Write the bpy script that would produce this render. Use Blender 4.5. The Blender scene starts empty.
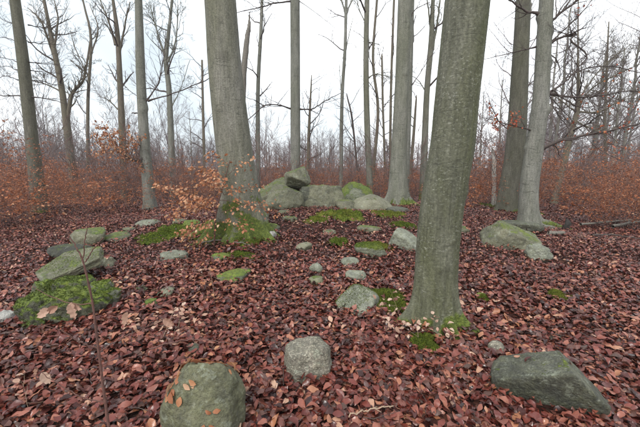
import bpy, bmesh, math, random
import numpy as np
from mathutils import Vector, Matrix, Euler

C = bpy.context.scene.collection
RNG = np.random.default_rng(11)
random.seed(11)
R = math.radians

# ------------------------------------------------------------------ camera
F = 330.0                              # focal length in pixels of the 640 px wide photograph
PITCH = math.atan(48 / F)
EYE = np.array([0.0, 0.0, 1.55])
cam = bpy.data.cameras.new('camera'); cam.sensor_width = 36; cam.lens = F / 640 * 36
cam.clip_start = 0.05; cam.clip_end = 2000
co = bpy.data.objects.new('camera', cam); C.objects.link(co)
co.location = EYE; co.rotation_euler = (math.pi / 2 - PITCH, 0, 0)
bpy.context.scene.camera = co

# ------------------------------------------------------------------ world, sun, exposure
w = bpy.data.worlds.new('World'); bpy.context.scene.world = w; w.use_nodes = True
nt = w.node_tree; nt.nodes.clear()
out = nt.nodes.new('ShaderNodeOutputWorld')
sky = nt.nodes.new('ShaderNodeTexSky'); sky.sky_type = 'NISHITA'; sky.sun_disc = False
SUN_EL, SUN_ROT = R(48), R(200)
sky.sun_elevation = SUN_EL; sky.sun_rotation = SUN_ROT; sky.air_density = 1.0; sky.dust_density = 3.0
b1 = nt.nodes.new('ShaderNodeBackground'); b1.inputs[1].default_value = 0.08
nt.links.new(sky.outputs[0], b1.inputs[0])
tc = nt.nodes.new('ShaderNodeTexCoord')
nz = nt.nodes.new('ShaderNodeTexNoise'); nz.inputs['Scale'].default_value = 1.3; nz.inputs['Detail'].default_value = 4
mp = nt.nodes.new('ShaderNodeMapping'); mp.inputs['Location'].default_value = (7, 2, 5)
nt.links.new(tc.outputs['Generated'], mp.inputs[0]); nt.links.new(mp.outputs[0], nz.inputs['Vector'])
cr = nt.nodes.new('ShaderNodeValToRGB')
cr.color_ramp.elements[0].position = 0.38; cr.color_ramp.elements[0].color = (0.42, 0.475, 0.51, 1)
cr.color_ramp.elements[1].position = 0.64; cr.color_ramp.elements[1].color = (0.97, 0.985, 1.0, 1)
nt.links.new(nz.outputs[0], cr.inputs[0])
b2 = nt.nodes.new('ShaderNodeBackground'); b2.inputs[1].default_value = 1.0
nt.links.new(cr.outputs[0], b2.inputs[0])
mx = nt.nodes.new('ShaderNodeMixShader'); mx.inputs[0].default_value = 0.88
nt.links.new(b1.outputs[0], mx.inputs[1]); nt.links.new(b2.outputs[0], mx.inputs[2])
nt.links.new(mx.outputs[0], out.inputs[0])
sl = bpy.data.lights.new('sun', 'SUN'); sl.energy = 1.3; sl.angle = R(25); sl.color = (1, 0.97, 0.92)
so = bpy.data.objects.new('sun', sl); C.objects.link(so)
so.rotation_euler = Vector((math.sin(SUN_ROT) * math.cos(SUN_EL), math.cos(SUN_ROT) * math.cos(SUN_EL), math.sin(SUN_EL))).to_track_quat('Z', 'Y').to_euler()
vs = bpy.context.scene.view_settings
vs.view_transform = 'Standard'; vs.look = 'None'; vs.gamma = 1; vs.exposure = 1.12; vs.use_curve_mapping = False
bpy.context.scene.cycles.volume_step_rate = 4
bpy.context.scene.cycles.max_bounces = 5
bpy.context.scene.cycles.diffuse_bounces = 3
bpy.context.scene.cycles.volume_bounces = 1
bpy.context.scene.cycles.transparent_max_bounces = 8

# ------------------------------------------------------------------ noise
_r = np.random.default_rng(5)
PERM = _r.permutation(256); PERM = np.concatenate([PERM, PERM, PERM])
GR = _r.normal(size=(256, 3)); GR /= np.linalg.norm(GR, axis=1)[:, None]
def perlin(p):
    p = np.asarray(p, float)
    i = np.floor(p).astype(int); f = p - i; i &= 255
    u = f * f * f * (f * (f * 6 - 15) + 10)
    def g(dx, dy, dz):
        h = PERM[PERM[PERM[(i[..., 0] + dx) & 255] + ((i[..., 1] + dy) & 255)] + ((i[..., 2] + dz) & 255)]
        return (GR[h] * (f - np.array([dx, dy, dz]))).sum(-1)
    x00 = g(0,0,0)*(1-u[...,0]) + g(1,0,0)*u[...,0]; x10 = g(0,1,0)*(1-u[...,0]) + g(1,1,0)*u[...,0]
    x01 = g(0,0,1)*(1-u[...,0]) + g(1,0,1)*u[...,0]; x11 = g(0,1,1)*(1-u[...,0]) + g(1,1,1)*u[...,0]
    return (x00*(1-u[...,1]) + x10*u[...,1])*(1-u[...,2]) + (x01*(1-u[...,1]) + x11*u[...,1])*u[...,2]
def fbm(p, o=3):
    p = np.asarray(p, float); s = 0; a = 1
    for k in range(o):
        s = s + a * perlin(p * 2**k + 17.3 * k); a *= 0.5
    return s
def p2(x, y, s, z=0.0):
    x = np.asarray(x, float); y = np.asarray(y, float)
    return perlin(np.stack([x * s, y * s, np.full_like(x, z)], -1))

# ------------------------------------------------------------------ terrain height
def sstep(a, b, x):
    t = np.clip((x - a) / (b - a), 0, 1); return t * t * (3 - 2 * t)
def H(x, y):
    x = np.asarray(x, float); y = np.asarray(y, float)
    h = 0.42 * np.exp(-(((x - 0.2) / 5.6) ** 2 + ((y - 9.0) / 4.6) ** 2))
    h = h - 0.35 * sstep(11, 24, np.hypot(x * 0.9, y))
    h = h + 0.10 * p2(x, y, 0.35, 3.1) + 0.055 * p2(x, y, 1.1, 8.2) * (np.hypot(x, y) < 60)
    far = sstep(40, 160, np.hypot(x, y))
    h = h + 1.5 * far * p2(x, y, 0.012, 5.5)
    return h - h0
h0 = 0.0
h0 = float(H(0.0, 0.0))
FWD = np.array([0, math.cos(PITCH), -math.sin(PITCH)]); UPV = np.array([0, math.sin(PITCH), math.cos(PITCH)])
def ray(px, py):
    return FWD + np.array([1, 0, 0]) * (px - 320) / F + UPV * (213.5 - py) / F
def P(px, py, Y):                      # the point at distance Y seen at a photograph pixel
    d = ray(px, py); return EYE + d * (Y / d[1])
def G(px, py):                         # where that line of sight meets the ground
    d = ray(px, py); t = 0.8
    while t < 80:
        q = EYE + d * t
        if q[2] < float(H(q[0], q[1])): break
        t *= 1.01
    return np.array([q[0], q[1], float(H(q[0], q[1]))])
def dep(p): return float(np.dot(np.asarray(p) - EYE, FWD))

# ------------------------------------------------------------------ mesh helpers
class MB:
    def __init__(s): s.v = []; s.q = []; s.t = []; s.n = 0; s.qm = []; s.tm = []
    def add(s, v, q=None, t=None, m=0):
        v = np.asarray(v, float).reshape(-1, 3)
        if q is not None and len(q):
            q = np.asarray(q, int); s.q.append(q + s.n); s.qm.append(np.full(len(q), m))
        if t is not None and len(t):
            t = np.asarray(t, int); s.t.append(t + s.n); s.tm.append(np.full(len(t), m))
        s.v.append(v); s.n += len(v)
    def mesh(s, name, mats, smooth=True):
        me = bpy.data.meshes.new(name)
        V = np.concatenate(s.v) if s.v else np.zeros((0, 3))
        Q = np.concatenate(s.q) if s.q else np.zeros((0, 4), int)
        T = np.concatenate(s.t) if s.t else np.zeros((0, 3), int)
        me.vertices.add(len(V)); me.vertices.foreach_set('co', V.ravel())
        nl = len(Q) * 4 + len(T) * 3
        me.loops.add(nl); me.loops.foreach_set('vertex_index', np.concatenate([Q.ravel(), T.ravel()]).astype(np.int32))
        me.polygons.add(len(Q) + len(T))
        st = np.concatenate([np.arange(len(Q)) * 4, len(Q) * 4 + np.arange(len(T)) * 3]).astype(np.int32)
        me.polygons.foreach_set('loop_start', st)
        mi = np.concatenate([np.concatenate(s.qm) if s.qm else np.zeros(0), np.concatenate(s.tm) if s.tm else np.zeros(0)]).astype(np.int32)
        me.polygons.foreach_set('material_index', mi)
        me.polygons.foreach_set('use_smooth', np.full(len(Q) + len(T), smooth))
        for m in (mats if isinstance(mats, (list, tuple)) else [mats]): me.materials.append(m)
        me.update(calc_edges=True); me.validate()
        return me
    def build(s, name, mats, parent=None, smooth=True, **props):
        o = bpy.data.objects.new(name, s.mesh(name, mats, smooth)); C.objects.link(o)
        if parent is not None: o.parent = parent
        for k, v in props.items(): o[k] = v
        return o
def empty(name, loc, label=None, category=None, group=None):
    o = bpy.data.objects.new(name, None); C.objects.link(o); o.location = [float(c) for c in loc]
    o.empty_display_size = 0.1
    if label: o['label'] = label
    if category: o['category'] = category
    if group: o['group'] = group
    return o
def copy_tree(o, parent=None):
    c = o.copy(); C.objects.link(c); c.parent = parent
    for ch in o.children: copy_tree(ch, c)
    return c

def tube(mb, path, rad, k=5, m=0, tip=True):
    path = np.asarray(path, float); rad = np.asarray(rad, float); n = len(path)
    t = np.gradient(path, axis=0); t /= (np.linalg.norm(t, axis=1)[:, None] + 1e-9)
    a = np.array([1.0, 0, 0]) if abs(t[0][0]) < 0.8 else np.array([0, 1.0, 0])
    us = np.empty_like(t); u = a
    for i in range(n):
        u = u - t[i] * np.dot(u, t[i]); u = u / (np.linalg.norm(u) + 1e-9); us[i] = u
    ws = np.cross(t, us)
    th = np.arange(k) * 2 * math.pi / k
    v = path[:, None, :] + rad[:, None, None] * (us[:, None, :] * np.cos(th)[None, :, None] + ws[:, None, :] * np.sin(th)[None, :, None])
    v = v.reshape(-1, 3)
    i = np.arange(n - 1)[:, None] * k; j = np.arange(k)[None, :]; j2 = (j + 1) % k
    q = np.stack([i + j, i + j2, i + k + j2, i + k + j], -1).reshape(-1, 4)
    tr = None
    if tip:
        v = np.vstack([v, path[-1] + t[-1] * rad[-1]])
        b = (n - 1) * k
        tr = [(b + jj, b + (jj + 1) % k, n * k) for jj in range(k)]
    mb.add(v, q, tr, m)

def smooth_path(pts, n):
    pts = np.asarray(pts, float)
    if len(pts) < 3:
        s = np.linspace(0, 1, n)[:, None]; return pts[0] * (1 - s) + pts[-1] * s
    P_ = np.vstack([2 * pts[0] - pts[1], pts, 2 * pts[-1] - pts[-2]]); outp = []
    for s in np.linspace(0, len(pts) - 1 - 1e-6, n):
        i = int(s); f = s - i; a, b, c, d = P_[i:i + 4]
        outp.append(0.5 * ((2 * b) + (-a + c) * f + (2 * a - 5 * b + 4 * c - d) * f * f + (-a + 3 * b - 3 * c + d) * f ** 3))
    return np.array(outp)

# leaves: vectorised; base point, along direction, normal, length, width ratio
def leaves(mb, base, along, nrm, L, wr, lod, rng, m=0, curl=1.0):
    n = len(base)
    if n == 0: return
    along = along / (np.linalg.norm(along, axis=1)[:, None] + 1e-9)
    side = np.cross(nrm, along); side /= (np.linalg.norm(side, axis=1)[:, None] + 1e-9)
    up = np.cross(along, side)
    if lod == 0:
        vv = [0, .13, .13, .13, .32, .32, .32, .54, .54, .54, .76, .76, .76, .91, .91, .91, 1.0]; uu = [0, -.26, 0, .26, -.45, 0, .45, -.5, 0, .5, -.37, 0, .37, -.17, 0, .17, 0]
        q = [(b_ + 1, b_ + 4, b_ + 5, b_ + 2) for b_ in (0, 3, 6, 9)] + [(b_ + 2, b_ + 5, b_ + 6, b_ + 3) for b_ in (0, 3, 6, 9)]; t = [(0, 1, 2), (0, 2, 3), (13, 16, 14), (14, 16, 15)]
    elif lod == 1:
        vv = [0, .45, .45, .45, 1.0]; uu = [0, -.5, 0, .5, 0]; q = []; t = [(0, 1, 2), (0, 2, 3), (1, 4, 2), (2, 4, 3)]
    else:
        vv = [0, .45, 1.0, .45]; uu = [0, -.5, 0, .5]; q = []; t = [(0, 1, 2), (0, 2, 3)]
    vv = np.array(vv)[None]; uu = np.array(uu)[None]
    fold = rng.uniform(-0.15, 0.75, (n, 1)) * curl; cu = rng.normal(0, 0.55, (n, 1)) * curl; tw = rng.normal(0, 0.5, (n, 1)) * curl
    jit = rng.normal(0, 0.026 if lod == 0 else .04, (n, vv.shape[1])) * curl
    L = np.asarray(L).reshape(-1, 1); W = L * np.asarray(wr).reshape(-1, 1)
    x = uu * W * (1 + rng.normal(0, .08, (n, vv.shape[1]))); y = vv * L; z = (.05 * L * np.sin(vv * 9 + rng.uniform(0, 6, (n, 1))) * np.abs(uu) * 2 * curl if lod == 0 else 0) + np.abs(uu) * W * fold + ((vv - .5) ** 2 - .25) * cu * L * 1.2 + uu * (vv - .5) * tw * L + jit * L
    V = base[:, None, :] + side[:, None, :] * x[..., None] + along[:, None, :] * y[..., None] + up[:, None, :] * z[..., None]
    k = vv.shape[1]; off = (np.arange(n) * k)[:, None, None]
    mb.add(V.reshape(-1, 3), (np.array(q)[None] + off).reshape(-1, 4) if q else None, (np.array(t)[None] + off).reshape(-1, 3), m)

# ------------------------------------------------------------------ materials
class NT:
    def __init__(s, name):
        s.m = bpy.data.materials.new(name); s.m.use_nodes = True; s.t = s.m.node_tree; s.b = s.t.nodes['Principled BSDF']
    def n(s, typ, **kw):
        o = s.t.nodes.new('ShaderNode' + typ)
        for k, v in kw.items():
            if k.startswith('_'): setattr(o, k[1:], v)
            else: o.inputs[k.replace('__', ' ')].default_value = v
        return o
    def l(s, a, b): s.t.links.new(a, b)
    def coord(s, scale=(1, 1, 1), kind='pos'):
        if kind == 'pos': c = s.n('NewGeometry').outputs['Position']
        else: c = s.n('TexCoord').outputs['Object']
        mp = s.n('Mapping'); mp.inputs['Scale'].default_value = scale; s.l(c, mp.inputs[0]); return mp.outputs[0]
    def noise(s, vec, scale, detail=4, rough=.55, dist=0):
        o = s.n('TexNoise', Scale=scale, Detail=detail, Roughness=rough, Distortion=dist); s.l(vec, o.inputs['Vector']); return o.outputs[0]
    def ramp(s, fac, stops, interp='LINEAR'):
        o = s.n('ValToRGB'); r = o.color_ramp; r.interpolation = interp
        while len(r.elements) < len(stops): r.elements.new(0.5)
        for e, (p, c) in zip(r.elements, stops):
            e.position = p; e.color = (c[0], c[1], c[2], 1) if hasattr(c, '__len__') else (c, c, c, 1)
        s.l(fac, o.inputs[0]); return o.outputs[0]
    def mix(s, fac, a, b, mode='MIX'):
        o = s.n('Mix', _data_type='RGBA', _blend_type=mode)
        for inp, v in ((o.inputs[0], fac), (o.inputs[6], a), (o.inputs[7], b)):
            if isinstance(v, (int, float)): inp.default_value = v
            elif isinstance(v, tuple): inp.default_value = (*v, 1)
            else: s.l(v, inp)
        return o.outputs[2]
    def math(s, op, a, b=None, c=None, clamp=False):
        o = s.n('Math', _operation=op, _use_clamp=clamp)
        for inp, v in zip(o.inputs, (a, b, c)):
            if v is None: continue
            if isinstance(v, (int, float)): inp.default_value = v
            else: s.l(v, inp)
        return o.outputs[0]
    def bump(s, h, strength, dist, prev=None):
        o = s.n('Bump', Strength=strength, Distance=dist); s.l(h, o.inputs['Height'])
        if prev is not None: s.l(prev, o.inputs['Normal'])
        return o.outputs[0]
    def done(s, col, rough=.8, nrm=None, spec=.5):
        if isinstance(col, tuple): s.b.inputs['Base Color'].default_value = (*col, 1)
        else: s.l(col, s.b.inputs['Base Color'])
        if isinstance(rough, (int, float)): s.b.inputs['Roughness'].default_value = rough
        else: s.l(rough, s.b.inputs['Roughness'])
        s.b.inputs['Specular IOR Level'].default_value = spec
        if nrm is not None: s.l(nrm, s.b.inputs['Normal'])
        return s.m

def leaf_mat(name, stops, rough=.45, trans=0.0, patch=0.25):
    t = NT(name); g = t.n('NewGeometry'); oi = t.n('ObjectInfo')
    r = t.math('FRACT', t.math('ADD', g.outputs['Random Per Island'], oi.outputs['Random']))
    pos = t.coord()
    big = t.noise(pos, 0.9, 3)
    r2 = t.math('ADD', r, t.math('MULTIPLY', t.math('SUBTRACT', big, .5), patch), clamp=True)
    col = t.ramp(r2, stops)
    mot = t.noise(pos, 60, 3)
    col = t.mix(t.math('MULTIPLY', mot, .65), col, t.mix(1.0, col, (.45, .38, .36), 'MULTIPLY'))
    # underside is paler
    col = t.mix(t.math('MULTIPLY', g.outputs['Backfacing'], .3), col, t.mix(.5, col, (.30, .18, .13)))
    rr = t.ramp(t.math('FRACT', t.math('MULTIPLY', r, 7.3)), [(0, rough - .12), (1, rough + .25)])
    nr = t.bump(t.noise(pos, 90, 2), .35, .004)
    m = t.done(col, rr, nr, .5)
    if trans:
        d = t.n('BsdfTranslucent'); t.l(col, d.inputs[0]); ms = t.n('MixShader'); ms.inputs[0].default_value = trans
        t.l(t.b.outputs[0], ms.inputs[1]); t.l(d.outputs[0], ms.inputs[2]); t.l(ms.outputs[0], t.t.nodes['Material Output'].inputs[0])
    return m
M = {}
M['litter'] = leaf_mat('fallen_leaves', [(0, (.026, .008, .006)), (.25, (.074, .015, .011)), (.52, (.145, .030, .021)), (.76, (.215, .055, .036)), (.89, (.32, .115, .075)), (.96, (.38, .16, .080)), (1, (.52, .32, .22))], .32)
M['orange_leaf'] = leaf_mat('dry_orange_leaves', [(0, (.34, .12, .055)), (.5, (.56, .25, .12)), (.85, (.66, .37, .20)), (1, (.74, .50, .34))], .55, .3)
M['thicket_leaf'] = leaf_mat('thicket_leaves', [(0, (.17, .058, .028)), (.45, (.38, .125, .052)), (.85, (.54, .20, .085)), (1, (.64, .36, .20))], .6, .3, .7)
M['red_leaf'] = leaf_mat('red_brown_leaves', [(0, (.34, .06, .03)), (.7, (.50, .12, .05)), (1, (.55, .25, .1))], .55, .3)
M['pale_leaf'] = leaf_mat('pale_leaves', [(0, (.42, .24, .17)), (.6, (.60, .40, .30)), (1, (.72, .56, .44))], .6, .25)

def bark_mat(name, a, b, green, gamt, spots=.3, mossh=0.0, wrink=.5, scale=1.0):
    t = NT(name); p = t.coord(kind='obj'); pv = t.coord((1, 1, .22), 'obj'); ph = t.coord((.28, .28, 1.6), 'obj')
    n1 = t.noise(pv, 9 * scale, 6, .62); n2 = t.noise(p, 45 * scale, 5, .7); n3 = t.noise(pv, 2.2 * scale, 4, .6, .6)
    col = t.mix(t.ramp(n1, [(.32, 0), (.68, 1)]), a, b)
    gf = t.math('MULTIPLY', t.ramp(n3, [(.34, 0), (.60, 1)]), gamt, clamp=True)
    col = t.mix(gf, col, green)
    sp = t.ramp(t.noise(t.coord((.8, .8, 1.7), 'obj'), 34 * scale, 6, .8), [(.55, 0), (.64, 1)])
    sp = t.math('MULTIPLY', sp, t.ramp(t.noise(p, 2.6, 3), [(.38, .25), (.6, 1)]))
    col = t.mix(t.math('MULTIPLY', sp, spots), col, (.42, .43, .36))
    fine = t.ramp(n2, [(.33, .45), (.62, 1.15)])
    col = t.mix(.75, col, fine, 'MULTIPLY')
    wr = t.ramp(t.noise(ph, 15 * scale, 4, .7, .8), [(.30, 0), (.45, 1), (.9, 1)])
    wr2 = t.ramp(t.noise(ph, 4 * scale, 3, .5, .3), [(.490, 1), (.50, 0), (.510, 1)])
    wr2 = t.math('MAXIMUM', wr2, t.ramp(t.noise(p, 2.3 * scale, 2), [(.47, 1), (.56, 0)]))
    col = t.mix(t.math('MULTIPLY', t.math('SUBTRACT', 1.0, wr2), wrink), col, (.045, .045, .035))
    gr = t.noise(t.coord((1, 1, .10), 'obj'), 42 * scale, 5, .7, .4); col = t.mix(.55, col, t.ramp(gr, [(.36, .55), (.62, 1.2)]), 'MULTIPLY')
    h = t.math('ADD', t.math('MULTIPLY', n1, .4), t.math('ADD', t.math('MULTIPLY', n2, .7), t.math('MULTIPLY', gr, .5)))
    h = t.math('ADD', h, t.math('MULTIPLY', wr, .05)); h = t.math('ADD', h, t.math('MULTIPLY', wr2, .3 * wrink))
    if mossh > 0:
        sx = t.n('SeparateXYZ'); t.l(t.n('TexCoord').outputs['Object'], sx.inputs[0])
        mn = t.noise(p, 3.2, 5, .65)
        f = t.math('SUBTRACT', 1.0, t.math('DIVIDE', sx.outputs[2], mossh))
        f = t.math('ADD', f, t.math('MULTIPLY', t.math('SUBTRACT', mn, .50), 4.5))
        f = t.ramp(f, [(.25, 0), (.6, 1)])
        mc = t.ramp(t.noise(p, 30, 5, .7), [(.3, (.030, .045, .010)), (.52, (.095, .125, .022)), (.72, (.22, .26, .045))])
        col = t.mix(f, col, mc); h = t.math('ADD', h, t.math('MULTIPLY', t.noise(p, 70, 3), t.math('MULTIPLY', f, 2.0)))
    return t.done(col, .78, t.bump(h, .9, .012 / scale), .35)
M['bark_main'] = bark_mat('greenish_beech_bark', (.078, .080, .054), (.175, .175, .132), (.085, .092, .032), .7, .7, .16, .5)
M['bark_grey'] = bark_mat('grey_beech_bark', (.140, .136, .112), (.255, .245, .205), (.105, .108, .056), .6, .35, .75, .6)
M['bark_dull'] = bark_mat('dull_brown_grey_bark', (.085, .080, .062), (.160, .150, .120), (.085, .088, .045), .5, .25, .1, .6)
M['bark_pale'] = bark_mat('pale_beech_bark', (.155, .155, .135), (.265, .26, .228), (.115, .122, .078), .5, .35, 0.0, .8)
M['bark_base'] = bark_mat('beech_bark_mossy_foot', (.155, .155, .13), (.26, .255, .215), (.12, .13, .08), .6, .4, .22, .9)
M['bark_brown'] = bark_mat('brown_bark', (.10, .08, .062), (.19, .155, .12), (.11, .105, .06), .5, .2, 0.0, .3, 2)
M['root_moss'] = bark_mat('mossy_root_bark', (.07, .07, .045), (.13, .13, .09), (.05, .07, .02), .7, .2, 3.0, .3)
M['root_grey'] = bark_mat('grey_root_bark', (.12, .115, .09), (.21, .20, .165), (.09, .095, .045), .7, .4, .12, .5)
def plain(name, a, b, sc=20, rough=.8):
    t = NT(name); p = t.coord(); return t.done(t.mix(t.ramp(t.noise(p, sc, 4), [(.3, 0), (.7, 1)]), a, b), rough, t.bump(t.noise(p, sc * 3, 3), .4, .005))
M['twig_dark'] = plain('dark_twig_bark', (.040, .030, .027), (.085, .062, .053))
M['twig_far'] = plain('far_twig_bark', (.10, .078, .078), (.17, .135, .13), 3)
M['twig_red'] = plain('reddish_sapling_bark', (.075, .035, .028), (.16, .075, .058), 60)
M['twig_tan'] = plain('tan_stalk', (.26, .18, .12), (.38, .27, .19))
M['thicket_twig'] = plain('thicket_twig_bark', (.11, .062, .052), (.19, .12, .105), 2)
M['soil'] = plain('dark_soil', (.030, .020, .015), (.075, .050, .038), 14, .95)
M['dead'] = plain('bleached_dead_wood', (.30, .28, .25), (.50, .47, .42), 18)
M['deadgrey'] = plain('dull_dead_wood', (.10, .09, .075), (.20, .18, .15), 18)
M['char'] = plain('black_rotten_wood', (.012, .010, .009), (.03, .025, .02), 18)

def ground_mat():
    t = NT('forest_floor_mould'); p = t.coord()
    v = t.n('TexVoronoi', Scale=17.0); t.l(p, v.inputs['Vector']); v.inputs['Randomness'].default_value = 1
    sx = t.n('SeparateColor'); t.l(v.outputs['Color'], sx.inputs[0])
    leafy = t.ramp(sx.outputs[0], [(0, (.012, .006, .005)), (.4, (.030, .011, .009)), (.8, (.06, .022, .017)), (1, (.11, .045, .032))])
    soil = t.mix(t.noise(p, 22, 5), (.020, .014, .010), (.070, .048, .036))
    f = t.ramp(t.noise(p, .8, 4), [(.25, .6), (.55, 1)])
    col = t.mix(f, soil, leafy)
    return t.done(col, .95, t.bump(t.noise(p, 25, 5), .8, .03), .1)
M['ground'] = ground_mat()

def moss_col(t, p, yellow=.4):
    c = t.ramp(t.noise(p, 26, 5, .7), [(.28, (.020, .034, .006)), (.5, (.085, .125, .018)), (.72, (.22, .27, .035))])
    y = t.ramp(t.noise(p, 4, 3), [(.4, 0), (.62, 1)])
    return t.mix(t.math('MULTIPLY', y, yellow), c, (.19, .19, .035))
def moss_mat(name, yellow):
    t = NT(name); p = t.coord(); mc = moss_col(t, p, yellow)
    if name == 'dark_moss': mc = t.mix(.6, mc, t.ramp(t.noise(p, 9, 4), [(.35, (.035, .030, .014)), (.65, (.075, .105, .018))]))
    return t.done(mc, .95, t.bump(t.noise(p, 90, 4), 1.0, .02), .15)
M['moss'] = moss_mat('green_moss', .25); M['moss_dark'] = moss_mat('dark_moss', 0.0); M['moss_y'] = moss_mat('yellow_green_moss', .8)
def rock_mat(name, a, b, lich=.3, moss=.3, alg=.4, speck=.0, dark=.5, yellow=.3, wet=.7):
    t = NT(name); p = t.coord(kind='pos'); g = t.n('NewGeometry')
    nb = t.noise(p, 4.5, 6, .62, .3); nf = t.noise(p, 70, 6, .75); nm = t.noise(p, 17, 5, .65)
    col = t.mix(t.ramp(nb, [(.33, 0), (.66, 1)]), a, b)
    col = t.mix(t.math('MULTIPLY', t.ramp(nm, [(.38, 0), (.62, 1)]), alg), col, (.15, .155, .080))
    col = t.mix(t.math('MULTIPLY', t.ramp(t.noise(p, 30, 6, .8), [(.54, 0), (.63, 1)]), lich), col, (.40, .42, .34))
    bl = t.ramp(t.noise(p, 10, 6, .72, .2), [(.585, 0), (.61, 1)]); col = t.mix(t.math('MULTIPLY', bl, .45), col, (.33, .36, .28))
    col = t.mix(.8, col, t.ramp(nf, [(.32, .5), (.65, 1.25)]), 'MULTIPLY')
    if speck:
        v = t.n('TexVoronoi', Scale=130.0); t.l(p, v.inputs['Vector']); s2 = t.n('SeparateColor'); t.l(v.outputs['Color'], s2.inputs[0])
        col = t.mix(speck, col, t.ramp(s2.outputs[0], [(0, .3), (.35, .7), (.7, 1.0), (1, 2.1)]), 'MULTIPLY')
    # stains
    col = t.mix(t.math('MULTIPLY', t.ramp(t.noise(p, 7, 6, .75, .6), [(.46, 0), (.62, 1)]), dark), col, (.045, .045, .036))
    nr2 = t.noise(p, 2.6, 3); col = t.mix(.6, col, t.ramp(nr2, [(.36, .62), (.64, 1.2)]), 'MULTIPLY')
    h = t.math('ADD', t.math('MULTIPLY', nm, 2.6), t.math('MULTIPLY', nf, .7))
    pit = t.n('TexVoronoi', Scale=38.0); t.l(p, pit.inputs['Vector']); h = t.math('ADD', h, t.math('MULTIPLY', pit.outputs['Distance'], .5))
    cracks = t.ramp(t.noise(p, 2.4, 5, .6, .2), [(.494, 1), (.5, .75), (.506, 1)])
    col = t.mix(t.math('MULTIPLY', t.math('SUBTRACT', 1.0, cracks), .3), col, (.035, .035, .028))
    h = t.math('ADD', h, t.math('MULTIPLY', cracks, .8))
    if moss > 0:
        sx = t.n('SeparateXYZ'); t.l(g.outputs['Normal'], sx.inputs[0])
        f = t.math('ADD', t.math('MULTIPLY', sx.outputs[2], .40), t.math('ADD', t.math('MULTIPLY', t.noise(p, 5.0, 6, .7, .4), .75), t.math('MULTIPLY', t.noise(p, 34, 4, .7), .28)))
        lo = 1.08 - moss * .6
        f = t.ramp(f, [(max(0, lo - .05), 0), (min(1, lo + .10), 1)])
        col = t.mix(f, col, moss_col(t, p, yellow)); h = t.math('ADD', h, t.math('MULTIPLY', f, t.noise(p, 120, 3)))
        h = t.math('ADD', h, f)
    return t.done(col, wet, t.bump(h, .8, .012), .4)
M['rock_green'] = rock_mat('algae_green_stone', (.12, .122, .070), (.205, .20, .125), .3, .2, .6, 0, .6)
M['rock_granite'] = rock_mat('speckled_granite', (.19, .17, .135), (.30, .27, .215), .45, 0, .25, .6, .5)
M['rock_dark'] = rock_mat('dark_stone', (.050, .052, .042), (.125, .128, .098), .3, 0.12, .4, .3, .7)
M['rock_pale'] = rock_mat('pale_lichened_stone', (.17, .18, .145), (.29, .30, .24), .45, .1, .5, .15, .45)
M['rock_mossy'] = rock_mat('mossy_stone', (.12, .13, .095), (.20, .21, .16), .3, .62, .5)
M['rock_verymossy'] = rock_mat('moss_covered_stone', (.045, .045, .034), (.10, .10, .07), .2, .76, .5, 0, .8, .2)
M['rock_tomb'] = rock_mat('grey_green_megalith', (.13, .126, .085), (.235, .225, .155), .35, .38, .5, .1, .55)
M['rock_tan'] = rock_mat('smooth_tan_megalith', (.17, .16, .11), (.245, .235, .17), .2, .15, .4, .05, .2)
M['rock_white'] = rock_mat('white_quartz_stone', (.36, .35, .32), (.46, .45, .42), .1, 0, .1, 0, .1)
M['hollow_shade'] = rock_mat('hollow_shade_black', (.012, .012, .010), (.03, .03, .024), .05, .25, .2, 0, .7)  # near-black: the shade inside a hollow, put into the stone colour
t = NT('hollow_spare'); M['hollow'] = plain('hollow_dark', (.006, .005, .004), (.014, .011, .009))  # black standing in for the dark inside hollows, worn by no object

# ------------------------------------------------------------------ exclusion for the litter
EXC = []      # (x, y, rx, ry, probability of dropping)
CLEAR = []
# ------------------------------------------------------------------ ground
def axis_pts(half, fine, n_far):
    a = np.arange(-18, 18.001, fine); b = np.geomspace(18.4, half, n_far); return np.concatenate([-b[::-1], a, b])
xs = axis_pts(330, .18, 40); ys = np.concatenate([-np.geomspace(60, 3.4, 16), np.arange(-3, 22, .18), np.geomspace(22.3, 340, 44)])
X, Y_ = np.meshgrid(xs, ys); Z = H(X, Y_)
mb = MB(); nx, ny = len(xs), len(ys)
i = (np.arange(ny - 1)[:, None] * nx + np.arange(nx - 1)[None, :]).ravel()
mb.add(np.stack([X, Y_, Z - .012], -1).reshape(-1, 3), np.stack([i, i + 1, i + nx + 1, i + nx], -1))
floor_ = mb.build('forest_floor', M['ground'], kind='structure')

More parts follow.
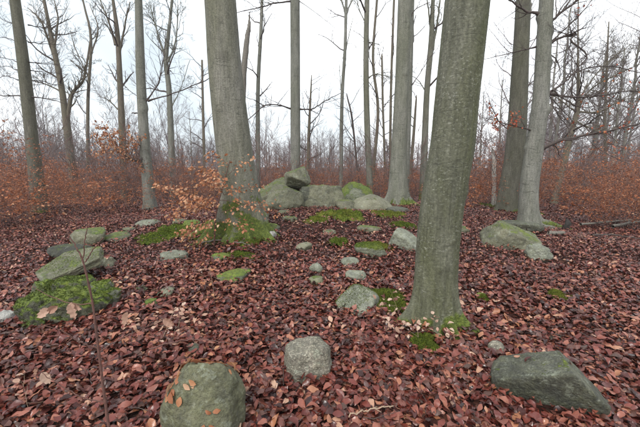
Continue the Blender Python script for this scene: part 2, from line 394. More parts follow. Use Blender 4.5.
# ------------------------------------------------------------------ rocks
ICO = {}
def ico(s):
    if s not in ICO:
        bm = bmesh.new(); bmesh.ops.create_icosphere(bm, subdivisions=s, radius=1)
        ICO[s] = (np.array([v.co[:] for v in bm.verts]), np.array([[v.index for v in f.verts] for f in bm.faces])); bm.free()
    return ICO[s]
def rock_shape(seed, planes=None, nplanes=9, sub=5, soft=14, rough=.03):
    rg = np.random.default_rng(seed); D, T = ico(sub)
    if planes is None:
        N = rg.normal(size=(nplanes, 3)); N /= np.linalg.norm(N, axis=1)[:, None]; off = rg.uniform(.62, .95, nplanes)
        N = np.vstack([N, [0, 0, 1]]); off = np.append(off, rg.uniform(.6, .85))
    else:
        N = np.array([p[:3] for p in planes], float); N /= np.linalg.norm(N, axis=1)[:, None]; off = np.array([p[3] for p in planes])
    dn = D @ N.T
    r = np.where(dn > .02, off[None] / np.maximum(dn, .02), 50)
    r = ((r ** -soft).sum(1) + 1.02 ** -soft) ** (-1 / soft)
    V = D * r[:, None]
    lo, hi = V.min(0), V.max(0); V = (V - (lo + hi) / 2) / ((hi - lo) / 2)
    V *= (1 + rough * 2.2 * fbm(D * 1.7 + seed * 3.1, 3) + rough * 1.1 * fbm(D * 6 + seed, 4) - rough * 1.3 * np.abs(fbm(D * 2.6 + seed * 7, 3)))[:, None]
    return V, T
def rock(cx, yb, wpx, yt, label, mat='rock_green', dr=.8, seed=1, planes=None, sub=4, yaw=0, sink=.35, tilt=(0, 0), name='stone', soft=14, rough=.03, group=None, cover=0, Y=None, zfix=None, moss_tufts=0, cat='stone', exc=.9):
    c = G(cx, yb) if Y is None else None
    if c is None:
        q = P(cx, yb, Y); c = np.array([q[0], Y, q[2]])
    d = dep(c); W = wpx / F * d
    Dp = W * dr
    yc = c[1] + Dp * .45; cxw = c[0] * (yc / c[1]) if False else c[0] * (1 + .45 * Dp / c[1] * .5)
    top = P(cx, yt, c[1] + Dp * .35); hh = max(.02, top[2] - c[2])
    V, T = rock_shape(seed, planes, sub=sub, soft=soft, rough=rough)
    full = hh * (1 + sink)
    V = V * np.array([W / 2, Dp / 2, full / 2])
    rm = np.array(Matrix.Rotation(yaw, 3, 'Z') @ Matrix.Rotation(tilt[0], 3, 'X') @ Matrix.Rotation(tilt[1], 3, 'Y'))
    V = V @ rm.T
    zc = c[2] + hh - full / 2
    base = (cxw, yc, c[2])
    V[:, 2] += zc - c[2]
    m = MB(); m.add(V, None, T)
    o = m.build(name, M[mat]); o.location = [float(a) for a in base]
    o['label'] = label; o['category'] = cat
    if group: o['group'] = group
    if exc: EXC.append((base[0], base[1], W / 2 * .85, Dp / 2 * .85, exc))
    if cover or moss_tufts:
        tri = V[T]; nr = np.cross(tri[:, 1] - tri[:, 0], tri[:, 2] - tri[:, 0]); ar = np.linalg.norm(nr, axis=1) / 2; nr = nr / (ar[:, None] * 2 + 1e-12)
        cen = tri.mean(1); rg = np.random.default_rng(seed + 99)
        if cover:
            ok = (nr[:, 2] > (.35 if cover > 30 else .62)) & (cen[:, 2] > .02); pr = ar * ok * (perlin((cen + base) * 6) > -.1)
            if pr.sum() > 0:
                k = rg.choice(len(tri), cover, p=pr / pr.sum()); bb = cen[k] + nr[k] * .006
                al = rg.normal(size=(cover, 3)); al -= nr[k] * (al * nr[k]).sum(1)[:, None]
                mm = MB(); leaves(mm, bb, al, nr[k] + rg.normal(0, .15, (cover, 3)), rg.uniform(.035, .07, cover), rg.uniform(.5, .7, cover), 0, rg, curl=.5)
                mm.build('leaf_scatter', M['orange_leaf'] if mat == 'rock_green' else M['litter'], o, kind='stuff')
        if moss_tufts:
            moss_tufts = int(moss_tufts * 1.6); f = .45 * nr[:, 2] + .5 * fbm((cen + base) * 3.0, 3)
            pr = ar * (f > .22) * (cen[:, 2] > -.02)
            if pr.sum() > 0:
                k = rg.choice(len(tri), moss_tufts, p=pr / pr.sum())
                u = rg.dirichlet((1, 1, 1), moss_tufts); pp = (tri[k] * u[..., None]).sum(1)
                mm = MB(); blades(mm, pp, nr[k], rg, .012)
                mm.build('moss', M['moss_dark' if mat == 'rock_verymossy' else 'moss'], o, kind='stuff')
    return o
def blades(mb, p, nrm, rg, L):
    n = len(p); a = nrm + rg.normal(0, .55, (n, 3)); a /= np.linalg.norm(a, axis=1)[:, None]
    s = np.cross(a, rg.normal(size=(n, 3))); s /= np.linalg.norm(s, axis=1)[:, None]
    l = rg.uniform(.5, 1.3, (n, 1)) * L; wd = l * .22
    V = np.stack([p - s * wd, p + s * wd, p + a * l], 1).reshape(-1, 3)
    mb.add(V, None, np.arange(3 * n).reshape(-1, 3))
def moss_patch(cx, cy, wpx, hpx, label, mat='moss', hgt=.05, seed=1, nb=6000):
    c = G(cx, cy); a = G(cx - wpx / 2, cy); b = G(cx, cy - hpx / 2); b2 = G(cx, cy + hpx / 2)
    rx = abs(c[0] - a[0]); ry = max(.03, abs(b[1] - b2[1]) / 2); cy_ = (b[1] + b2[1]) / 2
    c = np.array([c[0] * cy_ / c[1], cy_, 0]); c[2] = float(H(c[0], c[1]))
    rg = np.random.default_rng(seed); nr, na = 26, 64
    rr = np.linspace(0, 1, nr + 1)[1:]; th = np.arange(na) * 2 * math.pi / na
    edge = .95 + .9 * perlin(np.stack([np.cos(th) * 1.6, np.sin(th) * 1.6, np.full(na, seed * 1.7)], -1)) + .25 * perlin(np.stack([np.cos(th) * 5, np.sin(th) * 5, np.full(na, seed * 1.7)], -1))
    x = c[0] + rx * rr[:, None] * np.cos(th) * edge; y = c[1] + ry * rr[:, None] * np.sin(th) * edge
    z = H(x, y) - .002 + hgt * .8 * (1 - rr[:, None] ** 2) * (1 + .5 * p2(x, y, 9)) + .018 * p2(x, y, 22) + 1.5 * hgt * p2(x, y, 6)
    V = np.stack([x, y, z], -1).reshape(-1, 3); V = np.vstack([V, [c[0], c[1], c[2] + hgt]]); V -= c
    q = []; 
    ii = np.arange(nr - 1)[:, None] * na; j = np.arange(na)[None]; j2 = (j + 1) % na
    q = np.stack([ii + j, ii + na + j, ii + na + j2, ii + j2], -1).reshape(-1, 4)
    t_ = [(j_, (j_ + 1) % na, nr * na) for j_ in range(na)]
    m = MB(); m.add(V, q, t_)
    k = rg.integers(0, nr * na, nb); pp = V[k] + rg.normal(0, .3, (nb, 3)) * np.array([rx / nr, ry / nr, 0]) * 2; 
    pp = pp[rg.permutation(nb)]; blades(m, pp, np.tile([0, 0, 1.0], (nb, 1)) + rg.normal(0, .3, (nb, 3)), rg, .018 + .002 * c[1])
    o = m.build('moss_patch', M[mat]); o.location = c; o['label'] = label; o['category'] = 'moss'; o['kind'] = 'stuff'
    EXC.append((c[0], c[1], rx * .95, ry * .95, .80))
    return o

# foreground stones
rock(199, 455, 90, 363, 'large rounded green algae covered stone at lower left with orange leaves on its top', 'rock_green', .66, 21,
     [(.30, -.80, .60, .66), (.05, .3, 1, .74), (-.85, -.10, .72, .74), (-.6, -.8, .1, .82), (1, -.3, .1, .84), (.75, .1, .75, .90), (.2, 1, .2, .8), (.6, -.7, .5, .82), (0, 0, -1, .9)], 5, sink=.3, cover=60, soft=20, name='stone', rough=.04)
rock(308, 383, 51, 344, 'small blocky speckled grey granite stone alone in the foreground leaves', 'rock_granite', .62, 22,
     [(.15, -1, .10, .66), (-.10, -.12, 1, .66), (-1, -.1, .12, .8), (1, -.2, .05, .80), (-.7, -.75, .1, .86), (0, 1, 0, .8), (.75, 0, .7, .90)], 5, yaw=.12, sink=.40, soft=30, tilt=(0, -.05), rough=.035)
rock(556, 415, 114, 358, 'large dark wedge shaped stone with pale flat top at lower right', 'rock_dark', .56, 23,
     [(-.05, -1, -.42, .42), (-.48, .0, 1, .40), (.85, .0, .85, .46), (-1, 0, .1, .98), (.1, 1, .35, .55), (1, -.6, -.1, .86), (0, 0, -1, .8)], 5, yaw=-.36, sink=.55, soft=60, cover=3, rough=.02)
rock(359, 315, 42, 292, 'pale oval lichened stone with mossy right side left of the nearest beech', 'rock_pale', 1.0, 24, [(.1, -.5, .9, .45), (1, 0, .2, .8), (-1, 0, .3, .8), (0, 1, .3, .8), (.2, -1, .1, .8), (0, 0, -1, .8)], 5, yaw=-.7, sink=.5, soft=16, tilt=(.15, .15), moss_tufts=1500)
# right slab group
rock(513, 250, 56, 222, 'long grey green slab tilting down to the right below the two beeches', 'rock_tomb', .55, 25,
     [(.42, -.25, .9, .46), (-.75, -.3, .75, .62), (-.1, -1, .15, .55), (0, 1, .3, .6), (1, 0, .2, .95), (-1, 0, 0, .9), (0, 0, -1, .6)], 5, yaw=-.30, sink=.3, soft=45, rough=.035)
rock(540, 263, 25, 245, 'pale lichened lump of stone at lower right end of long slab', 'rock_pale', .8, 26, None, 5, sink=.3, rough=.06)
rock(523, 233, 42, 222, 'low dark flat stone behind the long slab at the foot of right beech', 'rock_dark', .6, 27, None, 4, yaw=-.35, sink=.4)
rock(404, 249, 30, 229, 'narrow pale slab poking out left of the nearest beech trunk', 'rock_pale', .5, 28, [(.45, -.3, .85, .5), (-1, 0, .4, .8), (0, -1, 0, .5), (1, 0, 0, .95), (0, 1, 0, .6), (0, 0, -1, .6)], 5, yaw=-.45, sink=.35, soft=20)
rock(370, 233, 26, 226, 'low flat grey stone sunk in front of the tan megalith', 'rock_tomb', .7, 29, None, 4, sink=.6)
rock(371, 258, 34, 244, 'oval stone with bright moss cap in the middle of the leaves', 'rock_mossy', .8, 30, None, 5, sink=.5, moss_tufts=2500)
rock(316, 275, 14, 263, 'small pale green rounded stone, upper of the near pair in the centre leaves', 'rock_pale', .9, 31, None, 4, rough=.05)
rock(316, 286, 17, 277, 'small green grey stone just below the rounded pale one in centre', 'rock_green', .8, 32, None, 4)
rock(350, 267, 19, 258, 'small pale green stone between the moss capped stone and round one', 'rock_pale', .8, 33, None, 4, sink=.5)
rock(356, 282, 22, 271, 'low oval grey green stone in the leaves above mossy oval stone', 'rock_pale', .8, 34, None, 4, sink=.5)
rock(304, 252, 18, 243, 'small brown grey peaked stone in the leaves before the megaliths', 'rock_tan', .7, 35, None, 4)
rock(498, 356, 16, 343, 'small grey stone mostly buried in leaves above the dark wedge stone', 'rock_granite', .8, 36, None, 4, sink=.6)
rock(482, 300, 13, 294, 'tiny flat stone with moss right of the nearest beech', 'rock_mossy', .8, 37, None, 4, sink=.6)
# dolmen group
def mega(cx, yb, wpx, yt, label, mat, Y, **k): return rock(cx, yb, wpx, yt, label, mat, Y=Y, cat='megalith', name='megalith', **k)
mega(273, 204, 54, 178, 'sloping mossy slab at left end of the megalith group', 'rock_tomb', 9.2, dr=.7, seed=41, sub=5, rough=.05, yaw=.1, sink=.35, soft=20, planes=[(-.5, -.2, .85, .35), (.6, 0, .8, .8), (0, -1, .2, .6), (1, 0, 0, .9), (-1, 0, 0, 1), (0, 1, 0, .8), (0, 0, -1, .6)], moss_tufts=2500)
mega(297, 189, 28, 166, 'blocky capstone perched highest on the left megaliths', 'rock_tomb', 8.95, dr=1.0, seed=42, sub=5, sink=.0, soft=26, rough=.05, planes=[(.25, -.8, .55, .72), (-.45, -.1, .9, .66), (.9, -.1, .4, .72), (-.1, -.75, -.65, .60), (-1, -.3, -.1, .8), (.7, 0, -.7, .72), (0, 1, 0, .8), (0, 0, -1, .62)], tilt=(0, .12))
mega(284, 210, 40, 184, 'rounded bulky boulder under the capstone in the megalith group', 'rock_tomb', 8.4, dr=.7, seed=43, sub=5, sink=.25, rough=.06, soft=12, planes=[(-.5, -.6, .7, .66), (.35, -.8, .5, .72), (.5, 0, .9, .70), (-1, 0, .2, .8), (1, 0, .1, .82), (0, 1, 0, .8), (0, 0, -1, .8), (.8, -.7, -.2, .8)])
mega(304, 210, 16, 186, 'narrow upright grey stone wedged between boulder and middle megalith', 'rock_dark', 8.9, dr=.9, seed=44, sub=4, sink=.3)
mega(324, 212, 46, 185, 'broad angular grey megalith in the middle of the group', 'rock_tomb', 8.7, dr=.7, seed=45, sub=5, rough=.05, sink=.25, soft=20, planes=[(-.35, -.85, .35, .62), (.45, -.85, .4, .66), (.05, .1, 1, .62), (-1, 0, .2, .82), (1, 0, .3, .85), (0, 1, 0, .8), (0, 0, -1, .7)])
mega(356, 206, 38, 182, 'moss topped pointed megalith behind the tan one', 'rock_mossy', 9.2, dr=.7, seed=46, sub=5, rough=.05, sink=.25, soft=16, planes=[(.5, -.3, .8, .6), (-.6, -.3, .8, .62), (0, -1, .3, .6), (-1, 0, 0, .9), (1, 0, 0, .9), (0, 1, 0, .8), (0, 0, -1, .7)], moss_tufts=2500)
mega(373, 214, 42, 195, 'smooth pale tan megalith at right end of the group', 'rock_tan', 8.4, dr=.7, seed=47, sub=5, rough=.03, sink=.3, planes=[(-.45, -.4, .8, .68), (.6, -.3, .75, .72), (0, -1, .25, .75), (-1, 0, 0, .9), (1, 0, 0, .95), (0, 1, 0, .8), (0, 0, -1, .7)], soft=12)
mega(346, 212, 22, 200, 'low grey block filling the gap left of the tan megalith', 'rock_tomb', 8.5, dr=.8, seed=48, sub=4, sink=.3)
# small stones around the big mossy beech
small = [(264, 221, 13, 211, 'small grey green stone directly right of the mossy beech foot', 'rock_green'), (273, 231, 14, 222, 'small mossy brown stone above the white pebble', 'rock_mossy'),
  (272, 240, 9, 230, 'white quartz pebble right of the mossy beech foot', 'rock_white'), (262, 212, 12, 204, 'small grey stone between the mossy beech and the sloping slab', 'rock_tomb'),
  (236, 231, 14, 217, 'grey stone lying between the roots of the mossy beech', 'rock_tomb'), (290, 222, 15, 215, 'flat grey stone in dark soil before the round megalith', 'rock_tomb'),
  (283, 215, 12, 209, 'little green stone at the foot of the round megalith', 'rock_green'),
  (172, 262, 24, 250, 'flat pale grey slab in the leaves left of the mossy beech', 'rock_pale'), (220, 262, 20, 252, 'small mossy stone below the mossy beech foot', 'rock_mossy'),
  (232, 284, 34, 269, 'slanting mossy slab half buried in leaves in front of mossy beech', 'rock_mossy'), (163, 298, 19, 288, 'tan rounded stone in the leaves right of mossy pile', 'rock_tan'),
  (150, 308, 13, 298, 'bright moss covered knob below the tan rounded stone', 'rock_verymossy'), (140, 293, 13, 286, 'small dark grey green stone left of tan rounded stone', 'rock_green'),
  (146, 227, 21, 219, 'pale boulder at the foot of the slim left beech', 'rock_pale'), (128, 233, 12, 226, 'small green grey stone left of the pale boulder', 'rock_green'),
  (5, 324, 16, 307, 'white stone cut by the left edge of the picture', 'rock_white'), (101, 271, 21, 256, 'pale pinkish grey stone leaning on right of the mossy pile', 'rock_tan'),
  (110, 243, 34, 232, 'low long grey stone behind the mossy pile', 'rock_tomb'), (192, 355, 18, 344, 'small dark blue green stone above the large rounded one', 'rock_dark'),
  (432, 212, 14, 206, 'small grey stone behind the nearest beech trunk', 'rock_tomb'), (463, 234, 14, 225, 'grey stone just right of the nearest beech trunk', 'rock_green'),
  (330, 235, 16, 229, 'little brownish stone in the soil strip before middle megalith', 'rock_tan'), (398, 213, 26, 206, 'flat grey stone at the foot of the pale centre beech', 'rock_dark'),
  (557, 341, 12, 335, 'tiny grey stone above right of the dark wedge stone', 'rock_granite'), (190, 228, 18, 219, 'dark mossy stone at the left foot of the mossy beech', 'rock_verymossy'),
  (178, 224, 14, 218, 'grey green stone beyond the left moss patch', 'rock_green')]
for k, (cx, yb, wp, yt, lb, mt) in enumerate(small):
    rock(cx, yb, wp, yb - (yb - yt) * .8, lb, mt, dr=1.1, seed=60 + k, sub=4, yaw=RNG.uniform(-.6, .6), sink=.8, rough=.09, soft=26, exc=.5, cover=(k % 3) * 2)
# mossy pile at left
def pile(cx, yb, wpx, yt, label, mat, Y=None, **k): return rock(cx, yb, wpx, yt, label, mat, Y=Y, **k)
pile(64, 325, 72, 290, 'broad moss covered boulder at the bottom of the left pile', 'rock_verymossy', dr=.7, seed=91, sub=5, sink=.4, moss_tufts=3800, rough=.13)
pile(33, 328, 42, 296, 'green mossy stone at lower left end of the left pile', 'rock_verymossy', dr=.8, seed=92, sub=5, sink=.4, moss_tufts=2000, rough=.13)
pile(96, 312, 40, 284, 'mossy dark stone at the right of left pile', 'rock_mossy', dr=.8, seed=93, sub=5, sink=.4, moss_tufts=2500, rough=.13)
pile(72, 302, 46, 278, 'dark mossy stone propping up the tilted slab', 'rock_verymossy', dr=.6, seed=94, sub=5, sink=.4, moss_tufts=2000, rough=.08)
pile(44, 303, 30, 281, 'second dark stone wedged under the left end of the tilted slab', 'rock_verymossy', dr=.7, seed=98, sub=4, sink=.4, moss_tufts=1200, rough=.08)
rock(64, 276, 72, 263, 'flat grey green slab tilted on top of the left pile', 'rock_tomb', dr=.62, seed=95, sub=5, sink=.02, Y=3.75, yaw=.15, tilt=(.50, -.30), soft=30,
     planes=[(0, 0, 1, .5), (0, 0, -1, .5), (-.8, -.5, 0, .8), (.5, -1, 0, .62), (1, .2, 0, .85), (.2, 1, 0, .7), (-1, .6, 0, .75)], rough=.025, moss_tufts=900)
rock(66, 262, 46, 246, 'black stand-in stone for the shaded hollow behind the tilted slab', 'hollow_shade', dr=.6, seed=97, sub=4, sink=.3)  # added stone, its black colour stands for the shade of the gap
pile(86, 247, 36, 229, 'rounded grey boulder behind the tilted slab', 'rock_tomb', dr=.8, seed=96, sub=5, sink=.3, rough=.03)
# mossy cushions on the ground
moss_patch(163, 236, 46, 20, 'green moss carpet left of the mossy beech foot', 'moss', .06, 1, 9000)
moss_patch(215, 240, 40, 10, 'moss on the ground below the mossy beech roots', 'moss', .05, 2)
moss_patch(250, 238, 44, 20, 'bright moss carpet in front of the mossy beech foot', 'moss', .07, 3, 12000)
moss_patch(238, 257, 46, 8, 'thin moss strip in the leaves below mossy beech', 'moss', .03, 4)
moss_patch(338, 244, 20, 9, 'round green moss cushion in the centre leaves', 'moss', .07, 5, 5000)
moss_patch(375, 248, 34, 9, 'bright yellow green moss around the moss capped stone', 'moss_y', .06, 6)
moss_patch(318, 221, 26, 7, 'small yellow green moss cushion in the soil left of the moss bank', 'moss_y', .05, 17, 3000)
moss_patch(344, 217, 46, 10, 'yellow green moss bank before the middle megalith', 'moss_y', .10, 7, 9000)
moss_patch(388, 215, 34, 6, 'moss bank before the tan megalith', 'moss_y', .07, 8, 6000)
moss_patch(402, 226, 26, 7, 'dark green moss patch between megaliths and nearest beech', 'moss', .05, 9)
moss_patch(384, 303, 46, 32, 'moss carpet between the pale oval stone and nearest beech', 'moss', .06, 10, 12000)
moss_patch(424, 346, 30, 22, 'moss at the front foot of the nearest beech', 'moss', .05, 11, 7000)
moss_patch(560, 298, 21, 10, 'yellow green moss cushion in the right leaves', 'moss_y', .045, 12, 5000)
moss_patch(484, 301, 11, 6, 'tiny moss cushion right of the nearest beech', 'moss', .04, 13, 2000)
moss_patch(216, 228, 30, 12, 'dark moss among the left roots of mossy beech', 'moss', .10, 14, 4000)
moss_patch(505, 209, 18, 8, 'moss at the foot of the thicker right beech', 'moss', .08, 15, 3000)
# bare soil strip before the megaliths
def soil_patch(cx, cy, wpx, hpx):
    a = G(cx, cy); b = G(cx + wpx / 2, cy); c1 = G(cx, cy - hpx / 2); c2 = G(cx, cy + hpx / 2)
    EXC.append((a[0], (c1[1] + c2[1]) / 2, abs(b[0] - a[0]), abs(c1[1] - c2[1]) / 2, .69))
soil_patch(300, 224, 150, 16); soil_patch(395, 222, 80, 12); soil_patch(215, 228, 90, 14)

# ------------------------------------------------------------------ trees
def radius_px(wpx, p): return wpx / F * dep(p) / 2 * math.cos(math.atan(abs(p[0]) / dep(p)))
def trunk_mesh(path, rad, mat, name, parent, origin, ns=20, nr=60, flare=.5, fh=.35, roots=(), seed=1, knots=(), amp=.03, fine=.014):
    """path: world points from ground to top; rad: radii"""
    path = np.asarray(path, float); rad = np.asarray(rad, float)
    s = np.concatenate([[0], np.cumsum(np.linalg.norm(np.diff(path, axis=0), axis=1))])
    # denser rings near the ground
    u = np.linspace(0, 1, nr) ** 1.5 * s[-1]
    pp = smooth_path(path, 200); sp = np.concatenate([[0], np.cumsum(np.linalg.norm(np.diff(pp, axis=0), axis=1))]); sp *= s[-1] / sp[-1]
    C_ = np.stack([np.interp(u, sp, pp[:, k]) for k in range(3)], -1); Rr = np.interp(u, s, rad)
    th = np.arange(ns) * 2 * math.pi / ns
    ct, st = np.cos(th), np.sin(th)
    hh = (C_[:, 2] - path[0][2])
    Rg = Rr[:, None] * np.ones(ns)[None]
    q = np.stack([np.broadcast_to(ct * 1.2, Rg.shape), np.broadcast_to(st * 1.2, Rg.shape), np.broadcast_to((hh * .6)[:, None], Rg.shape)], -1)
    Rg = Rg * (1 + amp * 1.6 * perlin(q + seed * 5.3) + amp * perlin(q * np.array([2.2, 2.2, 1.2]) + seed * 9.1))
    q2 = np.stack([np.broadcast_to(ct * 6, Rg.shape), np.broadcast_to(st * 6, Rg.shape), np.broadcast_to((hh * 5)[:, None], Rg.shape)], -1)
    Rg = Rg * (1 + fine * fbm(q2 + seed, 3))
    hz = np.maximum(hh - .13, 0)
    Rg = Rg + (rad[0] * flare * np.exp(-hz / fh))[:, None] * (.65 + .35 * np.sin(th * 4 + seed))[None]
    for (a, am, wd, hk) in roots:
        dth = (th - a + math.pi) % (2 * math.pi) - math.pi
        Rg = Rg + am * np.exp(-(dth / wd) ** 2)[None] * np.exp(-hz / hk)[:, None]
    for (a, hk, am, sz) in knots:
        dth = (th - a + math.pi) % (2 * math.pi) - math.pi
        Rg = Rg + am * np.exp(-((dth * Rr.mean() / sz) ** 2))[None] * np.exp(-((hh - hk) / sz) ** 2)[:, None]
    V = C_[:, None, :] + np.stack([Rg * ct, Rg * st, np.zeros_like(Rg)], -1)
    V = V.reshape(-1, 3) - np.asarray(origin)
    i = np.arange(nr - 1)[:, None] * ns; j = np.arange(ns)[None]; j2 = (j + 1) % ns
    m = MB(); m.add(V, np.stack([i + j, i + j2, i + ns + j2, i + ns + j], -1).reshape(-1, 4), None)
    cap = len(V); m.add((C_[-1] - origin)[None] + [0, 0, .02], None, None)
    m.t.append(np.array([((nr - 1) * ns + a, (nr - 1) * ns + (a + 1) % ns, cap) for a in range(ns)])); m.tm.append(np.zeros(ns))
    return m.build(name, mat, parent)

def grow(mb, p, d, L, r, lvl, rg, maxl, kids=5, k=(6, 5, 3, 3, 3), up=.25, ang=(.5, 1.0), wob=.18, ends=None, minr=.0022, shrink=.55, first=.25, seg=6):
    n = max(3 if seg == 6 else 2, seg - lvl); pts = [p]; dd = d / np.linalg.norm(d); dirs = [dd]
    for i_ in range(n):
        dd = dd + rg.normal(0, wob, 3) + np.array([0, 0, up * .25]); dd /= np.linalg.norm(dd)
        pts.append(pts[-1] + dd * L / n); dirs.append(dd)
    pts = np.array(pts); rad = np.maximum(minr, r * np.linspace(1, .25 if lvl < maxl else .15, n + 1))
    tube(mb, pts, rad, k[min(lvl, len(k) - 1)], tip=False)
    if ends is not None and lvl >= maxl - 1: ends.append((pts, dirs))
    if lvl < maxl:
        for c in range(kids):
            t_ = first + (1 - first) * (c + rg.uniform(0, 1)) / kids; f = t_ * n; i_ = min(int(f), n - 1); q = pts[i_] + (pts[i_ + 1] - pts[i_]) * (f - i_)
            ax = rg.normal(size=3); ax -= dirs[i_] * np.dot(ax, dirs[i_]); ax /= np.linalg.norm(ax) + 1e-9
            a = rg.uniform(*ang); nd = dirs[i_] * math.cos(a) + ax * math.sin(a); nd[2] += up * .4
            grow(mb, q, nd, L * shrink * (1.15 - .6 * t_) * rg.uniform(.75, 1.2), r * (1 - .7 * t_) * .6, lvl + 1, rg, maxl, kids, k, up, ang, wob, ends, minr, shrink, first, seg)

def path_tree(pts_px, Y, H_top, label, mat='bark_grey', name='beech_tree', cat='tree', flare=.5, fh=.35, roots=(), seed=1, ns=20, nr=60, knots=(), amp=.03,
              nbr=6, br_from=6.5, twig='twig_dark', group=None, brl=2.5, yb=None, lvl=2, kids=4):
    """pts_px: (px, py, width px) from bottom to top, in the plane at distance Y"""
    W_ = [P(a, b, Y) for a, b, c in pts_px]; Rd = [radius_px(c, q) for (a, b, c), q in zip(pts_px, W_)]
    b0, b1_ = W_[0], W_[1]
    dx = (b1_[0] - b0[0]) / (b1_[2] - b0[2])
    gz = float(H(b0[0], Y)) ; gx = b0[0] + dx * (gz - b0[2]); gz = float(H(gx, Y))
    path = [np.array([gx - dx * .15, Y, gz - .15])]; rad = [Rd[0] * 1.03]
    if b0[2] > gz + .15: path.append(b0); rad.append(Rd[0])
    for q, r in zip(W_[1:], Rd[1:]): path.append(q); rad.append(r)
    e0, e1 = path[-2], path[-1]
    if H_top > e1[2] + .3:
        sx = (e1[0] - e0[0]) / (e1[2] - e0[2]); h = H_top - e1[2]
        path.append(e1 + np.array([sx * h * .5, 0, h * .5])); rad.append(rad[-1] * .82)
        path.append(e1 + np.array([sx * h * .9, 0, h])); rad.append(rad[-1] * .5)
    origin = np.array([gx, Y, gz])
    root = empty(name, origin, label, cat, group)
    trunk_mesh(path, rad, M[mat], 'trunk', root, origin, ns, nr, flare, fh, roots, seed, knots, amp)
    if nbr:
        rg = np.random.default_rng(seed + 500); mbb = MB(); zs = [p[2] for p in path]
        for k in range(nbr):
            z = gz + br_from + (H_top - br_from - gz) * (k + rg.uniform(0, 1)) / nbr
            c = np.array([np.interp(z, zs, [p[0] for p in path]), Y, z]); r = np.interp(z, zs, rad)
            a = rg.uniform(0, 2 * math.pi); d = np.array([math.cos(a), math.sin(a), rg.uniform(.4, 1.1)])
            grow(mbb, c - origin, d, brl * rg.uniform(.7, 1.3), r * .4, 0, rg, lvl, kids)
        mbb.build('crown', M[twig], root)
    EXC.append((gx, Y, rad[0] * 1.1, rad[0] * 1.1, 1.0))
    return root, origin
def px_branch(root, origin, Y, pts, w0, w1, mat='twig_dark', twigs=0, seed=1, leaves_n=0, leafm='red_leaf', dy=0.0, tw_len=.5, k=6, name='branch', Lf=(.05, .08), jit=.02, leaf_from=.3, lv=1, kids=3):
    """a limb drawn through photograph points; dy bends it towards or away from the eye"""
    W_ = [P(a, b, Y + dy * i_ / max(1, len(pts) - 1)) for i_, (a, b) in enumerate(pts)]
    n = max(6, len(pts) * 4); pth = smooth_path(W_, n); rg = np.random.default_rng(seed + 900)
    pth[1:] += rg.normal(0, jit * .4, (n - 1, 3)); m = MB(); d = dep(W_[0])
    rr = np.linspace(w0, w1, n) * (.66 if name == 'branch' else .8) / F * d / 2; rr[0] *= 1.6; rr[1] *= 1.2; twigs = int(twigs * 1.6)
    tube(m, pth - origin, rr, k)
    ends = []
    for q in range(twigs):
        t_ = rg.uniform(.2, 1); i_ = int(t_ * (n - 2)); dr_ = pth[i_ + 1] - pth[i_]; dr_ /= np.linalg.norm(dr_)
        nd = dr_ * .9 + rg.normal(0, .55, 3) + [0, 0, .2]
        grow(m, pth[i_] - origin, nd, tw_len * rg.uniform(.5, 1.3), rr[i_] * .55, 0, rg, lv, kids, k=(4, 3, 3), ends=ends, minr=.0012 + .00018 * Y, wob=.22)
    o = m.build(name, M[mat], root)
    if leaves_n:
        pool = np.vstack([e[0] for e in ends]) if ends else pth[int(n * leaf_from):] - origin
        cand = np.vstack([pool, pth[int(n * leaf_from):] - origin]); kk = rg.integers(0, len(cand), leaves_n)
        al = rg.normal(0, 1, (leaves_n, 3)); al[:, 2] -= .8; nn = rg.normal(0, .6, (leaves_n, 3)) + [0, 0, 1]
        lm = MB(); leaves(lm, cand[kk] + rg.normal(0, .015, (leaves_n, 3)), al, nn, rg.uniform(*Lf, leaves_n), rg.uniform(.45, .65, leaves_n), 0, rg, curl=.8)
        lm.build('foliage', M[leafm], o, kind='stuff')
    return o

# --- the nearest beech
t1, o1 = path_tree([(435, 318, 46), (436, 270, 44), (441, 210, 43.5), (451.5, 147, 44.5), (456, 100, 44.7), (461.5, 50, 46), (467, 0, 47)], 3.05, 9.5,
    'thick green grey beech trunk standing nearest the camera', 'bark_main', flare=.16, fh=.10, ns=168, nr=340, seed=3, amp=.04,
    roots=[(math.pi * 1.06, .30, .26, .13), (-.50, .20, .17, .10), (-1.2, .12, .12, .14), (-1.85, .15, .14, .12), (-2.4, .08, .1, .15), (.3, .16, .2, .1), (1.5, .10, .4, .1), (2.4, .16, .3, .1)],
    knots=[(-.1, 1.42, .018, .06), (-1.6, .75, .012, .05), (-1.2, 1.0, .012, .04), (0.1, .35, .02, .06)], nbr=5, br_from=5.5)
# --- the mossy beech
t2, o2 = path_tree([(245, 236, 45), (240, 190, 38), (234, 147, 36), (225.6, 70, 34), (220, 0, 32)], 6.0, 13,
    'big grey beech with mossy buttressed foot left of the megaliths', 'bark_grey', flare=.12, fh=.30, ns=176, nr=260, seed=7, amp=.04,
    roots=[(-.55, .34, .20, .24), (-1.2, .20, .13, .20), (-1.75, .24, .12, .18), (3.75, .44, .18, .30), (3.0, .3, .25, .26), (.8, .2, .4, .25), (-2.0, .18, .10, .2), (-.05, .25, .16, .2)], knots=[(-1.4, 3.3, .02, .10)], nbr=7, br_from=7)
def root_limb(parent, origin, pts, r0, r1, mat, seed):
    pts = np.array(pts, float); n = 40; pth = smooth_path(pts, n); rg = np.random.default_rng(seed); m = MB()
    rr = np.linspace(r0, r1, n); tube(m, pth - origin, rr, 20)
    V = m.v[0]; V += .30 * r0 * np.stack([fbm((V + origin) * 5 + 7 * q_, 3) for q_ in range(3)], -1)
    return m.build('root', M[mat], parent)
def gz(x, y, up=0): return (x, y, float(H(x, y)) + up)
ox, oy = o2[0], o2[1]
